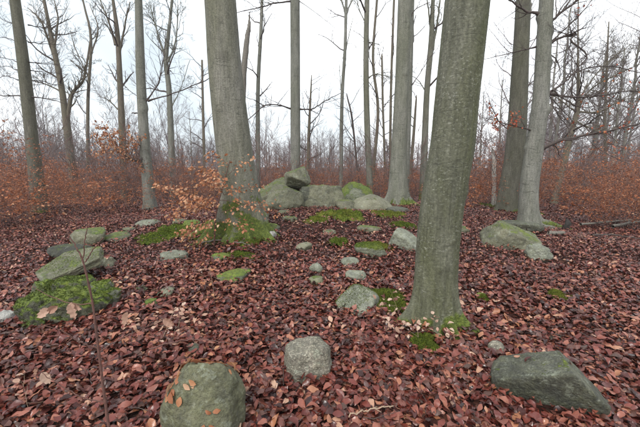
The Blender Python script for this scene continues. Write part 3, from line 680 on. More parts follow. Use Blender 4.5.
for k, (a, ln, hgt, r0, r1) in enumerate([(3.6, .62, .42, .10, .05), (4.25, .30, .20, .075, .035), (3.05, .85, .36, .09, .05), (5.6, .32, .18, .08, .04)]):
    c_, s_ = math.cos(a), math.sin(a)
    root_limb(t2, o2, [(ox + c_ * .22, oy + s_ * .22, o2[2] + hgt), (ox + c_ * (.3 + ln * .35), oy + s_ * (.3 + ln * .35), o2[2] + hgt * .55),
        gz(ox + c_ * (.3 + ln * .75), oy + s_ * (.3 + ln * .75), .05), gz(ox + c_ * (.35 + ln), oy + s_ * (.35 + ln), -.08)], r0, r1, 'root_moss', 40 + k)
# nearest beech: low surface roots
ox, oy = o1[0], o1[1]
for k, (a, ln, r0) in enumerate([]):
    c_, s_ = math.cos(a), math.sin(a)
    root_limb(t1, o1, [(ox + c_ * .16, oy + s_ * .16, o1[2] + .14), gz(ox + c_ * (.2 + ln * .5), oy + s_ * (.2 + ln * .5), .035), gz(ox + c_ * (.2 + ln), oy + s_ * (.2 + ln), -.04)], r0, .03, 'root_grey', 50 + k)

# --- other near trunks
t3, o3 = path_tree([(38, 190, 17), (32, 140, 14.5), (23, 60, 13.5), (15, 0, 12)], 11, 14, 'dull brown grey leaning beech nearest the left edge', 'bark_dull', flare=.3, seed=11, nbr=6)
t4, o4 = path_tree([(150, 205, 13), (145, 147, 11), (141, 80, 10), (138.5, 0, 8)], 11.2, 13, 'slim pale beech with a knotted branch collar left of mossy beech', 'bark_pale', flare=.4, fh=.2, seed=12, nbr=6, knots=[(0, 3.5, .05, .09), (-1.5, 3.4, .04, .08)], ns=32, nr=120)
t5, o5 = path_tree([(296, 180, 10.5), (295.5, 147, 9.8), (295, 0, 9.6)], 14.5, 17, 'straight smooth grey beech rising behind the capstone', 'bark_pale', flare=.3, seed=13, nbr=6, br_from=9, ns=32, nr=120, amp=.02)
t6, o6 = path_tree([(398, 196, 20), (399, 150, 15.5), (402, 80, 13.8), (405, 0, 14.5)], 10.2, 13, 'pale beech with dark eye knots behind the tan megalith', 'bark_base', flare=.4, fh=.22, seed=14, ns=64, nr=200,
    roots=[(3.4, .34, .26, .2), (-.3, .36, .22, .16), (-1.3, .2, .16, .15), (-2.1, .2, .15, .2), (-.8, .2, .14, .15)], knots=[(-1.4, 4.0, .03, .08), (-.4, 5.1, .03, .07), (-1.2, 5.3, .025, .06)], nbr=6)
t7, o7 = path_tree([(507, 205, 21), (509, 185, 20), (515.5, 147, 20.5), (521, 50, 17), (523.5, 0, 15.5)], 10.0, 13, 'thicker beech behind the right pair with moss at its foot', 'bark_dull', flare=.35, fh=.2, seed=15, ns=48, nr=160, nbr=6)
t8, o8 = path_tree([(529, 222, 22), (529, 190, 20), (534.5, 147, 19), (540.5, 100, 17.5), (543.5, 50, 16.5), (546.5, 0, 15.5)], 7.6, 12, 'smooth grey beech with many bare limbs in front of the right pair', 'bark_pale', flare=.45, fh=.14, seed=16, ns=72, nr=220,
    roots=[(-.15, .42, .28, .12), (-2.5, .12, .3, .12), (-1.3, .1, .3, .1)], knots=[(0, 4.4, .05, .09), (0, 3.75, .05, .09), (-.5, 2.75, .05, .10), (2.9, 1.95, .03, .06), (3.0, 4.7, .05, .09)], nbr=5, amp=.022)
root_limb(t8, o8, [(o8[0] + .15, o8[1] - .05, o8[2] + .12), gz(o8[0] + .55, o8[1] - .1, .04), gz(o8[0] + .95, o8[1] - .15, -.05)], .10, .03, 'root_grey', 61)
for (x, y) in []: pass
Yb = 7.6
px_branch(t8, o8, Yb, [(541, 149), (560, 141), (590, 134), (618, 129), (650, 121)], 5.2, 2.2, seed=1, twigs=9, leaves_n=70, dy=-.5, tw_len=.45)
px_branch(t8, o8, Yb, [(549, 94), (572, 97), (600, 96), (625, 91), (650, 92)], 3.5, 1.2, seed=2, twigs=16, leaves_n=60, dy=.3, tw_len=.7, lv=2)
px_branch(t8, o8, Yb, [(548, 93), (565, 82), (577, 72), (605, 66), (645, 74)], 3, 1, seed=3, twigs=16, dy=.6, tw_len=.7, lv=2)
px_branch(t8, o8, Yb, [(551, 97), (556, 112), (566, 124), (571, 134)], 2, .8, seed=4, twigs=5, dy=-.3)
px_branch(t8, o8, Yb, [(552, 90), (566, 100), (585, 108), (600, 104)], 2, .8, seed=14, twigs=8, dy=-.3, lv=2)
px_branch(t8, o8, Yb, [(533, 131), (520, 127), (504, 123), (482, 117)], 2.5, .8, seed=5, twigs=8, leaves_n=90, dy=-.6, tw_len=.35)
px_branch(t8, o8, Yb, [(549, 24), (562, 12), (582, -3)], 4.5, 2.2, seed=6, twigs=5, leaves_n=0, dy=-.2, tw_len=.7)
px_branch(t8, o8, Yb, [(549, 44), (562, 37), (576, 34), (571, 41), (587, 55), (577, 69), (568, 84)], 4, 1.2, seed=7, twigs=10, dy=-.3, tw_len=.55, jit=.01, lv=2)
px_branch(t8, o8, Yb, [(571, 41), (567, 50), (553, 53)], 1.6, .9, seed=8, dy=0)
px_branch(t8, o8, Yb, [(549, 52), (558, 63), (560, 80)], 2.2, 1, seed=9, twigs=3, tw_len=.3)
px_branch(t8, o8, Yb, [(551, 42), (575, 20), (594, -3)], 2, 1, seed=10, twigs=6, leaves_n=10, leafm='red_leaf')
px_branch(t8, o8, Yb, [(538, 14), (524, 10), (508, -2)], 4, 2, seed=11, twigs=5, leaves_n=0, tw_len=.5)
px_branch(t8, o8, Yb, [(536, 47), (510, 53), (480, 60)], 2, .7, seed=12, twigs=7, dy=.8, tw_len=.6)
px_branch(t8, o8, Yb, [(545, 90), (570, 118), (600, 150), (640, 168)], 1.4, .6, seed=13, twigs=4, dy=.8, tw_len=.4)
px_branch(t6, o6, 10.2, [(410, 20), (415, 10), (430, 2)], 2, .8, seed=15, twigs=4, tw_len=.5)
px_branch(t6, o6, 10.2, [(412, 85), (422, 70), (432, 55), (440, 45)], 1.4, .5, seed=16, twigs=6, dy=1, tw_len=.6)
px_branch(t4, o4, 11.2, [(146, 101), (158, 84), (163, 62), (166, 30)], 2.4, .9, seed=17, twigs=10, tw_len=.8)
px_branch(t4, o4, 11.2, [(148, 101), (172, 94), (200, 83), (222, 74)], 2.2, .8, seed=18, twigs=6, tw_len=.5, dy=-.5)
px_branch(t4, o4, 11.2, [(143, 100), (125, 86), (112, 64)], 1.2, .6, seed=19, twigs=5, tw_len=.6)
px_branch(t4, o4, 11.2, [(143, 111), (137, 113), (132, 113)], 3, 1.6, seed=20)
px_branch(t4, o4, 11.2, [(148, 152), (138, 161), (125, 156), (120, 150)], 2.4, .8, seed=21, twigs=8, leaves_n=260, leafm='orange_leaf', dy=-.8, tw_len=.7, Lf=(.07, .11))
px_branch(t4, o4, 11.2, [(146, 148), (125, 140), (98, 134)], 1.2, .5, seed=22, twigs=12, leaves_n=300, leafm='orange_leaf', dy=-.8, tw_len=.7, Lf=(.07, .11))
px_branch(t3, o3, 11, [(30, 96), (10, 96), (-15, 94)], 2, 1.4, seed=23, twigs=3)
px_branch(t3, o3, 11, [(32, 97), (48, 99), (66, 104)], 2, .8, seed=24, twigs=4)
for k, (y0, y1) in enumerate([(42, 45), (25, 15), (62, 64), (80, 88), (70, 74)]):
    px_branch(t3, o3, 11, [(28, y0), (45, y0 + 2), (62, y1)], 1.5, .5, seed=25 + k, twigs=6, tw_len=.7, dy=.8)
    px_branch(t3, o3, 11, [(18, y0), (5, y0 - 4), (-12, y1 - 6)], 1.3, .5, seed=35 + k, twigs=6, tw_len=.7, dy=.8)
px_branch(t5, o5, 14.5, [(292, 109), (278, 105), (264, 106), (250, 118), (236, 124)], 2.4, .8, seed=31, twigs=9, tw_len=.9, dy=-1.5)
px_branch(t5, o5, 14.5, [(264, 106), (256, 101), (243, 96)], 1.3, .6, seed=32, twigs=4, dy=-1)
px_branch(t5, o5, 14.5, [(299, 109), (312, 109), (325, 101), (341, 93)], 2.4, .8, seed=33, twigs=8, tw_len=.8, dy=-1.0)
px_branch(t5, o5, 14.5, [(293, 1), (276, 3), (258, 8), (236, 13)], 2.6, .8, seed=34, twigs=7, tw_len=1.0, dy=-1.5)
px_branch(t5, o5, 14.5, [(299, 1), (315, 12), (335, 28)], .9, .4, seed=44, twigs=2, dy=-1.5)

# --- slimmer trunks in the middle distance
def slim(pts, Y, H_top, label, mat='bark_pale', seed=1, forks=(), nbr=10, br_from=4.5, **k):
    t_, o_ = path_tree(pts, Y, H_top, label, mat, seed=seed, ns=12, nr=40, flare=.4, fh=.15, nbr=nbr, br_from=br_from, brl=k.pop('brl', 1.6), twig=k.pop('twig', 'twig_dark'), **k)
    for n_, (fp, a, b, tw) in enumerate(forks):
        px_branch(t_, o_, Y, fp, a, b, mat if mat != 'bark_main' else 'bark_brown', twigs=tw, seed=seed * 10 + n_, tw_len=1.0, name='limb', k=8, lv=3)
    return t_, o_
slim([(123, 150, 8), (119, 60, 5.5), (117, 30, 5), (113, 0, 3)], 17, 15, 'slim grey tree forking high left of the pale slim beech', 'bark_brown', 51, [([(118, 60), (124, 30), (130, 2)], 3, 1.2, 6), ([(116, 45), (108, 20), (100, 0)], 3, 1.2, 5), ([(119, 110), (108, 100), (98, 96)], 1.6, .6, 5)])
slim([(70, 150, 9), (62, 90, 7), (54, 50, 6), (48, 20, 4)], 19, 13, 'dark crooked tree with curling limbs right of the leaning beech', 'bark_brown', 52, [([(66, 130), (72, 95), (84, 78), (90, 40)], 5, 1.5, 14), ([(58, 70), (50, 45), (40, 20), (28, 8)], 3, 1, 12), ([(54, 48), (58, 20), (54, 0)], 2.6, 1, 8), ([(62, 92), (45, 84), (35, 82)], 2, .8, 8)], twig='twig_dark')
slim([(88, 165, 4), (88, 100, 3.6), (91, 40, 3), (84, 5, 2)], 24, 16, 'thin dark tree just right of the crooked one', 'bark_brown', 53, [([(89, 60), (98, 30), (90, 5)], 2, .8, 8), ([(90, 80), (76, 50), (70, 30)], 1.6, .6, 8)])
slim([(172, 160, 7), (169, 90, 5.5), (166, 60, 5), (170, 20, 3)], 18, 15, 'slim tree with raised twin limbs between pale slim beech and mossy beech', 'bark_pale', 54, [([(167, 62), (158, 35), (150, 5)], 3, 1, 10), ([(168, 62), (176, 40), (178, 5)], 2.6, 1, 10), ([(170, 110), (180, 90), (190, 60)], 1.5, .6, 6)])
slim([(204, 150, 3), (203, 110, 2.6), (202, 60, 2)], 25, 9, 'very thin straight young tree left of the mossy beech', 'bark_brown', 55, nbr=14, br_from=2)
slim([(258, 165, 5), (258, 90, 4), (261, 30, 3.6), (262, 0, 3)], 18, 15, 'thin grey tree just right of the mossy beech', 'bark_pale', 56, [([(259, 45), (264, 25), (262, 8)], 1.2, .5, 2)])
slim([(341, 168, 4), (342, 100, 3.4), (345, 50, 3.2), (346, 10, 3)], 20, 16, 'thin forked tree with raised twigs right of the straight grey beech', 'bark_pale', 57, [([(345, 55), (349, 35), (353, 18)], 1.4, .5, 3), ([(346, 14), (341, 0), (338, -8)], 2.4, 1, 2), ([(346, 14), (352, 0), (356, -8)], 2.4, 1, 2), ([(341, 90), (339, 60)], 1, .4, 2)], nbr=6, br_from=7)
slim([(370, 188, 6.5), (367, 120, 6), (366, 60, 5.5), (367, 0, 5)], 14, 15, 'slender grey tree rising behind the mossy pointed megalith', 'bark_grey', 58, [([(368, 42), (374, 43), (380, 45)], 1.6, .8, 2), ([(368, 78), (376, 74), (392, 78)], 1.8, .6, 5), ([(367, 25), (360, 12), (357, 0)], 1.4, .6, 4)], nbr=5)
slim([(374, 165, 3.2), (378, 110, 3), (373, 60, 2.8), (377, 0, 2.4)], 19, 14, 'crooked thin tree close right of the slender grey tree', 'bark_brown', 59, nbr=8)
slim([(385, 165, 2.4), (383, 110, 2.2), (382, 60, 2)], 22, 8.5, 'dark thin young tree between the slender and the pale beech', 'bark_brown', 60, nbr=16, br_from=2.5)
slim([(390, 175, 3), (391, 90, 2.6), (394, 0, 2.4)], 20, 15, 'thin straight tree directly left of the pale knotted beech', 'bark_brown', 61, nbr=6)
slim([(406, 175, 7), (409, 100, 6), (412, 0, 5)], 13, 15, 'slim pale trunk hidden partly behind the pale knotted beech', 'bark_pale', 62, nbr=5)
slim([(424, 160, 7), (427, 90, 6), (431, 45, 6), (433, 0, 4)], 15, 15, 'forked grey tree between the knotted beech and nearest beech', 'bark_grey', 63, [([(430, 55), (430, 25), (427, 0)], 3.2, 1.6, 2), ([(432, 50), (437, 25), (440, 0)], 3.4, 2, 2), ([(425, 90), (418, 80), (412, 76)], 1.4, .6, 3)], nbr=5)
slim([(411, 165, 3), (414, 130, 3), (416, 102, 2)], 17, 5, 'short broken brown snag right of the knotted beech', 'bark_brown', 64, nbr=4, br_from=2)
slim([(357, 165, 2), (352, 118, 2), (348, 100, 1.5)], 19, 5.5, 'small dark leaning tree left of the slender grey tree', 'twig_dark', 65, nbr=10, br_from=2)
slim([(308, 165, 3.4), (309, 130, 3), (311, 88, 1.6)], 18, 6.2, 'dark pointed snag right of the straight grey beech', 'bark_brown', 66, nbr=12, br_from=1.5)
slim([(562, 170, 7), (572, 130, 6.5), (578, 105, 5.5), (578, 60, 2)], 15, 9, 'leaning bushy tree with wide twigs behind the right beech', 'bark_brown', 67, [([(577, 110), (590, 90), (615, 75), (645, 62)], 2.2, .7, 16), ([(577, 112), (600, 112), (622, 100), (645, 98)], 2.2, .7, 16), ([(576, 112), (560, 100), (548, 92)], 1.8, .7, 8), ([(578, 100), (600, 70), (630, 45)], 1.8, .6, 16), ([(574, 120), (600, 132), (630, 125)], 1.6, .6, 12)], nbr=18, br_from=3)
slim([(606, 165, 4), (605, 120, 3.5), (606, 90, 3)], 26, 12, 'slender grey tree in the wood near the right edge', 'bark_brown', 68, nbr=16, br_from=3)
# dead snags
def snag(pts, Y, label, mat, seed):
    W_ = np.array([P(a, b, Y) for a, b, c in pts]); Rd = [radius_px(c, q) for (a, b, c), q in zip(pts, W_)]
    g_ = float(H(W_[0][0], Y)); W_[0][2] = min(W_[0][2], g_ - .1); o_ = np.array([W_[0][0], Y, g_]); r_ = empty('dead_snag', o_, label, 'dead tree')
    m = MB(); n = 30; pth = smooth_path(W_, n); rr = np.interp(np.linspace(0, 1, n), np.linspace(0, 1, len(Rd)), Rd)
    tube(m, pth - o_, rr, 12); V = m.v[0]; m.v[0] = V + np.random.default_rng(seed).normal(0, .012, V.shape); m.build('trunk', M[mat], r_)
    return r_
snag([(240, 165, 7), (243, 90, 6.2), (247, 40, 5), (249, 28, 3.6), (249.5, 12, .5)], 17, 'splintered grey dead stem tapering to a spike beside mossy beech', 'deadgrey', 1)
snag([(495, 190, 4.5), (494, 165, 4), (493, 152, 2.5), (492, 148, .8)], 12, 'short bleached white dead stem left of the right beech pair', 'dead', 2)

# ------------------------------------------------------------------ woodland copies
def bare_variant(seed, h, r, kids, lvl=3):
    rg = np.random.default_rng(seed); root = empty('bare_tree', (0, 0, 0))
    m = MB(); n = 12; lean = rg.normal(0, .03, 2)
    z = np.linspace(-.3, h * .85, n); pth = np.stack([lean[0] * z + np.cumsum(rg.normal(0, .05, n)), lean[1] * z + np.cumsum(rg.normal(0, .05, n)), z], -1)
    rr = r * np.linspace(1.0, .25, n); rr[0] *= 1.3; tube(m, pth, rr, 8); m.build('trunk', M['bark_far'], root)
    c = MB(); nb = kids
    for k in range(nb):
        t_ = .22 + .78 * (k + rg.uniform(0, 1)) / nb; f = t_ * (n - 1); i_ = min(int(f), n - 2); q = pth[i_] + (pth[i_ + 1] - pth[i_]) * (f - i_)
        a = rg.uniform(0, 6.28); d = np.array([math.cos(a), math.sin(a), rg.uniform(.3, 1.3)])
        grow(c, q, d, h * .26 * (1.25 - .6 * t_) * rg.uniform(.7, 1.2), r * (1 - .7 * t_) * .45, 1, rg, lvl, 5, k=(5, 4, 3, 3), up=.35, minr=.006, wob=.2)
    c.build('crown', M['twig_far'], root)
    return root
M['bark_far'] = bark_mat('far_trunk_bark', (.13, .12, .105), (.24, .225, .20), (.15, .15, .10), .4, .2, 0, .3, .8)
protos = [bare_variant(200 + k, h, r, kd) for k, (h, r, kd) in enumerate([(15, .16, 20), (12, .11, 18), (17, .20, 20), (9, .08, 18), (14, .13, 16), (11, .14, 22), (7, .06, 16)])]
rg = np.random.default_rng(77)
spots = []
tries = 0
while len(spots) < 165 and tries < 20000:
    tries += 1
    y = rg.uniform(24, 105); px = rg.uniform(-40, 690)
    x = (px - 320) / F * y
    rightness = 1.0 if px > 470 else (.62 if px < 260 else .45)
    if px > 470 and y > 70 and rg.uniform() < .4: continue
    if rg.uniform() > rightness * (.5 if y < 40 else 1): continue
    if px < 470 and y < 34 : continue
    if all((x - a) ** 2 + (y - b) ** 2 > 5 for a, b, _ in spots): spots.append((x, y, px))
used = set()
for (x, y, px) in spots:
    k = int(rg.integers(0, 7)) if px > 480 else int(rg.choice([1, 3, 5, 6, 4]))
    if 330 < px < 420 and y < 60: k = 6
    if k in used: o = copy_tree(protos[k])
    else: o = protos[k]; used.add(k)
    o.location = (x, y, float(H(x, y))); o.rotation_euler.z = rg.uniform(0, 6.28); s = rg.uniform(.8, 1.15) * (.78 if px < 480 else 1); o.scale = (s, s, s)
    o['category'] = 'tree'
    lim = [(20, 'left of the leaning beech'), (60, 'just right of the leaning beech'), (110, 'between crooked and forking tree'), (150, 'behind the slim pale beech'), (205, 'between slim and mossy beech'), (255, 'hidden round the mossy beech'),
           (300, 'left of the straight grey beech'), (345, 'right of the straight grey beech'), (395, 'around the slender grey tree'), (440, 'right of the knotted beech'), (500, 'right of the nearest beech'), (545, 'behind the right beech pair'), (600, 'behind the leaning bushy tree'), (9999, 'at the right edge')]
    wh = next(b_ for a_, b_ in lim if px < a_); dd_ = 'nearer' if y < 50 else ('farther' if y < 78 else 'farthest')
    o['label'] = {'nearer': 'misty bare tree, among the nearer ones, ', 'farther': 'thin bare misty tree farther off, ', 'farthest': 'faint bare tree farthest in the mist, '}[dd_] + wh
    o['group'] = dd_ + ' bare trees ' + wh
for k, p_ in enumerate(protos):
    if k not in used:
        p_.location = (30 + 3 * k, 60, float(H(30 + 3 * k, 60))); p_['label'] = 'bare tree in the dense misty wood at the right'; p_['category'] = 'tree'; p_['group'] = 'bare trees of the right woodland'
# the far wood that reads as one mass
m = MB(); rg = np.random.default_rng(5)
for k in range(520):
    px = rg.uniform(-60, 700); y = rg.uniform(95, 185); x = (px - 320) / F * y; g_ = float(H(x, y)); h = rg.uniform(8, 13) * (1.25 if px > 460 else .95)
    lean = rg.normal(0, .03); top = np.array([x + lean * h, y, g_ + h]); tube(m, [(x, y, g_ - .3), top], [rg.uniform(.12, .3), .04], 4, tip=False)
    for q in range(26):
        t_ = rg.uniform(.1, 1); a = rg.uniform(0, 6.28); l = rg.uniform(1, 3.5); b0 = np.array([x + lean * h * t_, y, g_ + h * t_]); e = b0 + np.array([math.cos(a) * l, math.sin(a) * l, rg.uniform(.2, 1.6) * l * .7])
        s = np.array([.05, 0, .03]); m.add([b0 - s, b0 + s, e], None, [(0, 1, 2)])
        for z_ in range(2):
            mid = b0 + (e - b0) * rg.uniform(.3, .8); e2 = mid + rg.normal(0, .8, 3) + [0, 0, .7]; m.add([mid - s * .6, mid + s * .6, e2], None, [(0, 1, 2)])
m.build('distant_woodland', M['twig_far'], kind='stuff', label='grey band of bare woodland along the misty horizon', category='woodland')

# ------------------------------------------------------------------ saplings with clinging leaves
def sapling(st, lf, base, h, rg, nb=9, nl=12, spread=.45, leafL=(.05, .08), r=.008, k=4, lean=None):
    n = 6; d = np.array([0, 0, 1.0]) + (rg.normal(0, .12, 3) if lean is None else np.array(lean)); pts = [np.array(base, float) - [0, 0, .05]]
    for i_ in range(n):
        d = d + rg.normal(0, .10, 3); d /= np.linalg.norm(d); pts.append(pts[-1] + d * h / n)
    pts = np.array(pts); tube(st, pts, np.linspace(r, r * .25, n + 1), k, tip=False)
    for b in range(nb):
        t_ = .22 + .78 * (b + rg.uniform(0, 1)) / nb; f = t_ * n; i_ = min(int(f), n - 1); q = pts[i_] + (pts[i_ + 1] - pts[i_]) * (f - i_)
        a = rg.uniform(0, 6.28); L = h * spread * (1.2 - .75 * t_) * rg.uniform(.6, 1.3); dd = np.array([math.cos(a), math.sin(a), rg.uniform(.05, .55)])
        bp = [q]; 
        for s in range(3):
            dd = dd + rg.normal(0, .18, 3); dd /= np.linalg.norm(dd); bp.append(bp[-1] + dd * L / 3)
        bp = np.array(bp); tube(st, bp, np.linspace(r * .45, r * .12, 4), 3, tip=False)
        # side twigs carry the leaves in flat sprays
        c = int(nl * rg.uniform(.4, 1.4))
        if c < 1: continue
        u = rg.uniform(.15, 1, c); ii = np.minimum((u * 3).astype(int), 2); pos = bp[ii] + (bp[ii + 1] - bp[ii]) * (u * 3 - ii)[:, None]
        sd = np.cross(dd, [0, 0, 1]); sd /= np.linalg.norm(sd) + 1e-9; off = rg.normal(0, .16 * L + .02, c)
        pos = pos + sd[None] * off[:, None] + rg.normal(0, .015, (c, 3))
        al = dd[None] * .6 + sd[None] * np.sign(off)[:, None] + rg.normal(0, .4, (c, 3)); al[:, 2] -= .35
        lf.append((pos, al, rg.normal(0, .45, (c, 3)) + [0, 0, 1], rg.uniform(*leafL, c)))
def flush(mb, lf, lod, rg, curl=.8, m=0):
    if not lf: return
    a, b, c, d = [np.concatenate([x[i_] for x in lf]) for i_ in range(4)]
    leaves(mb, a, b, c, d, rg.uniform(.5, .7, len(d)), lod, rg, m, curl)

# thicket: one mass, stamped from a few dozen different plants
def arr(mb):
    return (np.concatenate(mb.v), np.concatenate(mb.q) if mb.q else np.zeros((0, 4), int), np.concatenate(mb.t) if mb.t else np.zeros((0, 3), int),
            np.concatenate(mb.qm) if mb.qm else np.zeros(0), np.concatenate(mb.tm) if mb.tm else np.zeros(0))
def stamp(mb, A, loc, rz, sc, tilt=(0, 0)):
    V, q, t_, qm, tm = A; c, s = math.cos(rz), math.sin(rz)
    W = V * sc; W = np.stack([W[:, 0] * c - W[:, 1] * s + tilt[0] * W[:, 2], W[:, 0] * s + W[:, 1] * c + tilt[1] * W[:, 2], W[:, 2]], -1) + np.asarray(loc)
    if len(q): mb.q.append(q + mb.n); mb.qm.append(qm)
    if len(t_): mb.t.append(t_ + mb.n); mb.tm.append(tm)
    mb.v.append(W); mb.n += len(W)
rg = np.random.default_rng(31)
def plant(h, nb, nl, lod, r, leafL):
    a, l = MB(), []; sapling(a, l, (0, 0, 0), h, rg, nb=nb, nl=nl, spread=.40, leafL=leafL, r=r, k=3); flush(a, l, lod, rg, m=1); return arr(a)
near_p = [plant(h, 15, nl, 1, .007, (.042, .072)) for h in (1.0, 1.4, 1.7, 2.1, 2.6) for nl in (10, 15, 20)]
far_p = [plant(h, 15, nl, 2, .010, (.07, .115)) for h in (1.7, 2.1, 2.6, 3.1) for nl in (8, 12, 15)]
m = MB(); cnt = 0
while cnt < 1500:
    y = 7.5 + 40 * rg.uniform() ** 1.8; px = rg.uniform(-60, 700); x = (px - 320) / F * y; r_ = math.hypot(x, y)
    edge = np.interp(px, [0, 120, 200, 260, 400, 460, 520, 560, 640], [10.0, 10.6, 11.8, 12.4, 12.0, 11.3, 11.2, 10.2, 9.8]) + 1.0 * float(p2(np.array(x), np.array(0.), .5))
    if r_ < edge: continue
    if float(p2(np.array(x), np.array(y), .25)) < -.33 and y < 30: continue
    cnt += 1
    A = near_p[rg.integers(len(near_p))] if y < 15 else far_p[rg.integers(len(far_p))]
    stamp(m, A, (x, y, float(H(x, y))), rg.uniform(0, 6.28), rg.uniform(.7, 1.05) * (.75 if r_ < edge + 1.2 else 1) * (.8 if 190 < px < 430 else 1), rg.normal(0, .08, 2))
m.build('undergrowth_thicket', [M['thicket_twig'], M['thicket_leaf']], kind='stuff', label='brown thicket of leafy beech saplings behind the clearing', category='undergrowth')
# leafless brushwood and young poles behind it
def brush(h, kids, lvl, r):
    a = MB(); grow(a, np.array([0, 0, -.1]), np.array([rg.normal(0, .1), rg.normal(0, .1), 1]), h, r, 0, rg, lvl, kids, k=(3, 3, 3, 3), minr=.0055, seg=4, ang=(.35, .95), up=.3, wob=.13, shrink=.5, first=.15); return arr(a)
br_t = [brush(h, 6, 2, .012) for h in (1.8, 2.2, 2.7)]; br_s = [brush(h, 7, 2, .02) for h in (2, 2.6, 3.2, 3.6)]; br_l = [brush(h, 7, 3, .045) for h in (5, 6, 7.5)]
m = MB()
for k in range(430):
    y = 11.5 + 26 * rg.uniform() ** 1.4; px = rg.uniform(-60, 700); x = (px - 320) / F * y
    if math.hypot(x, y) < 12.5: continue
    stamp(m, br_t[rg.integers(3)], (x, y, float(H(x, y))), rg.uniform(0, 6.28), rg.uniform(.75, 1.2), rg.normal(0, .1, 2))
m.build('thicket_stems', M['thicket_twig'], kind='stuff', label='brown leafless stems standing in the thicket', category='undergrowth')
m = MB()
for k in range(430):
    y = 15 + 45 * rg.uniform() ** 1.3; px = rg.uniform(-60, 700); x = (px - 320) / F * y
    if 250 < px < 430 and rg.uniform() < .45: continue
    stamp(m, br_s[rg.integers(4)], (x, y, float(H(x, y))), rg.uniform(0, 6.28), rg.uniform(.75, 1.2), rg.normal(0, .1, 2))
def mesh_of(A, name):
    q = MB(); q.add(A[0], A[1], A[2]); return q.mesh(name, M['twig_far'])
yt_ = [mesh_of(A, 'young_bare_tree') for A in br_l]
for k in range(150):
    y = rg.uniform(22, 70); px = rg.uniform(-60, 700) if k < 95 else rg.uniform(-30, 215); x = (px - 320) / F * y
    if 215 < px < 460 and rg.uniform() < .7: continue
    o = bpy.data.objects.new('young_bare_tree', yt_[rg.integers(3)]); C.objects.link(o); o.location = (x, y, float(H(x, y))); o.rotation_euler = (rg.normal(0, .05), rg.normal(0, .05), rg.uniform(0, 6.28)); s_ = rg.uniform(.7, 1.2) * (1.25 if px > 480 else .95); o.scale = (s_, s_, s_)
    zn = next(b_ for a_, b_ in ((60, 'near the leaning beech'), (150, 'between crooked tree and slim beech'), (215, 'between slim and mossy beech'), (460, 'beyond the megaliths'), (545, 'behind the right beech pair'), (9999, 'in the right hand wood')) if px < a_)
    o['label'] = 'low twiggy young bare tree ' + ('standing nearer, ' if y < 40 else 'fading in mist, ') + zn; o['category'] = 'tree'; o['group'] = 'young bare trees ' + zn + (' nearer' if y < 40 else ' farther')
m.build('bare_brushwood', M['twig_far'], kind='stuff', label='grey purple leafless brushwood behind the brown thicket', category='undergrowth')

# individual saplings in front of the thicket
gl = 'orange leaved beech sapling before the '
sp = [(20, 232, 1.25, 'left thicket, nearest the left edge'), (60, 226, 1.1, 'left thicket behind the tilted slab'), (100, 222, 1.2, 'left thicket left of the slim beech'), (178, 216, .9, 'thicket between slim and mossy beech'),
      (470, 216, 1.0, 'right thicket beside the nearest beech'), (562, 222, .8, 'right thicket right of the beech pair'), (596, 226, 1.1, 'right thicket, second from the right edge'), (632, 232, 1.2, 'right thicket at the right edge')]
for k, (px, py, h, lb) in enumerate(sp):
    g_ = G(px, py); r_ = empty('beech_sapling', g_, gl + lb, 'sapling', 'saplings in front of the thicket'); rg = np.random.default_rng(300 + k)
    a, l = MB(), []; sapling(a, l, (0, 0, 0), h, rg, nb=14, nl=13, r=.008, k=5); a.build('stem', M['twig_red'], r_)
    b = MB(); flush(b, l, 0, rg); b.build('foliage', M['thicket_leaf'], r_, kind='stuff')
# the bright sapling in front of the mossy beech
g_ = G(214, 246); g_[2] = float(H(g_[0], g_[1]))
r_ = empty('beech_sapling', g_, 'bright orange leaved sapling spreading in layers before the mossy beech', 'sapling'); rg = np.random.default_rng(8)
a, l = MB(), []; Y0 = g_[1]
stem = smooth_path([g_ + [0, 0, -.05], P(216, 215, Y0), P(222, 190, Y0 + .1), P(230, 160, Y0 + .1)], 14); tube(a, stem - g_, np.linspace(.014, .005, 14), 6)
for (x0, y0, x1, y1, dy, n_) in [(218, 210, 168, 206, -.2, 24), (218, 206, 180, 190, .2, 40), (222, 200, 172, 216, -.3, 44), (224, 195, 262, 186, .1, 40), (222, 212, 268, 205, -.3, 34), (226, 180, 196, 168, .2, 34), (228, 175, 252, 160, .1, 26), (217, 222, 180, 236, -.4, 40),
        (218, 222, 246, 228, -.4, 34), (218, 206, 160, 186, .3, 34), (226, 186, 196, 182, -.3, 30), (222, 200, 275, 214, -.2, 34), (229, 165, 210, 156, 0, 16), (216, 232, 190, 250, -.3, 14), (220, 205, 186, 200, -.5, 34), (224, 195, 212, 178, -.4, 26)]:
    p0, p1 = P(x0, y0, Y0), P(x1, y1, Y0 + dy); mid = (p0 + p1) / 2 + [0, 0, .04]
    bp = smooth_path([p0, mid, p1], 8); tube(a, bp - g_, np.linspace(.005, .0018, 8), 4)
    d = (p1 - p0) / np.linalg.norm(p1 - p0); sd = np.cross(d, [0, 0, 1]); n_ = int(n_ * (2.6 if x1 < 215 else 1.2)); u = rg.uniform(.12, 1.08, n_ ); q = p0 + (p1 - p0) * u[:, None] + np.array([0, 0, .04])[None] * (4 * u * (1 - u))[:, None]
    off = rg.normal(0, .09, n_); q = q + sd * off[:, None] + rg.normal(0, .045, (n_, 3))
    for e in range(3):
        s0 = bp[3 + e]; tube(a, [s0 - g_, s0 - g_ + d * .1 + sd * rg.choice([-1, 1]) * .12 + [0, 0, rg.normal(0, .03)]], [.0022, .001], 3)
    al = d * .6 + sd * np.sign(off)[:, None] + rg.normal(0, .35, (n_, 3)); al[:, 2] -= .6
    l.append((q - g_, al, rg.normal(0, .8, (n_, 3)) + [0, -.3, 1], rg.uniform(.042, .072, n_)))
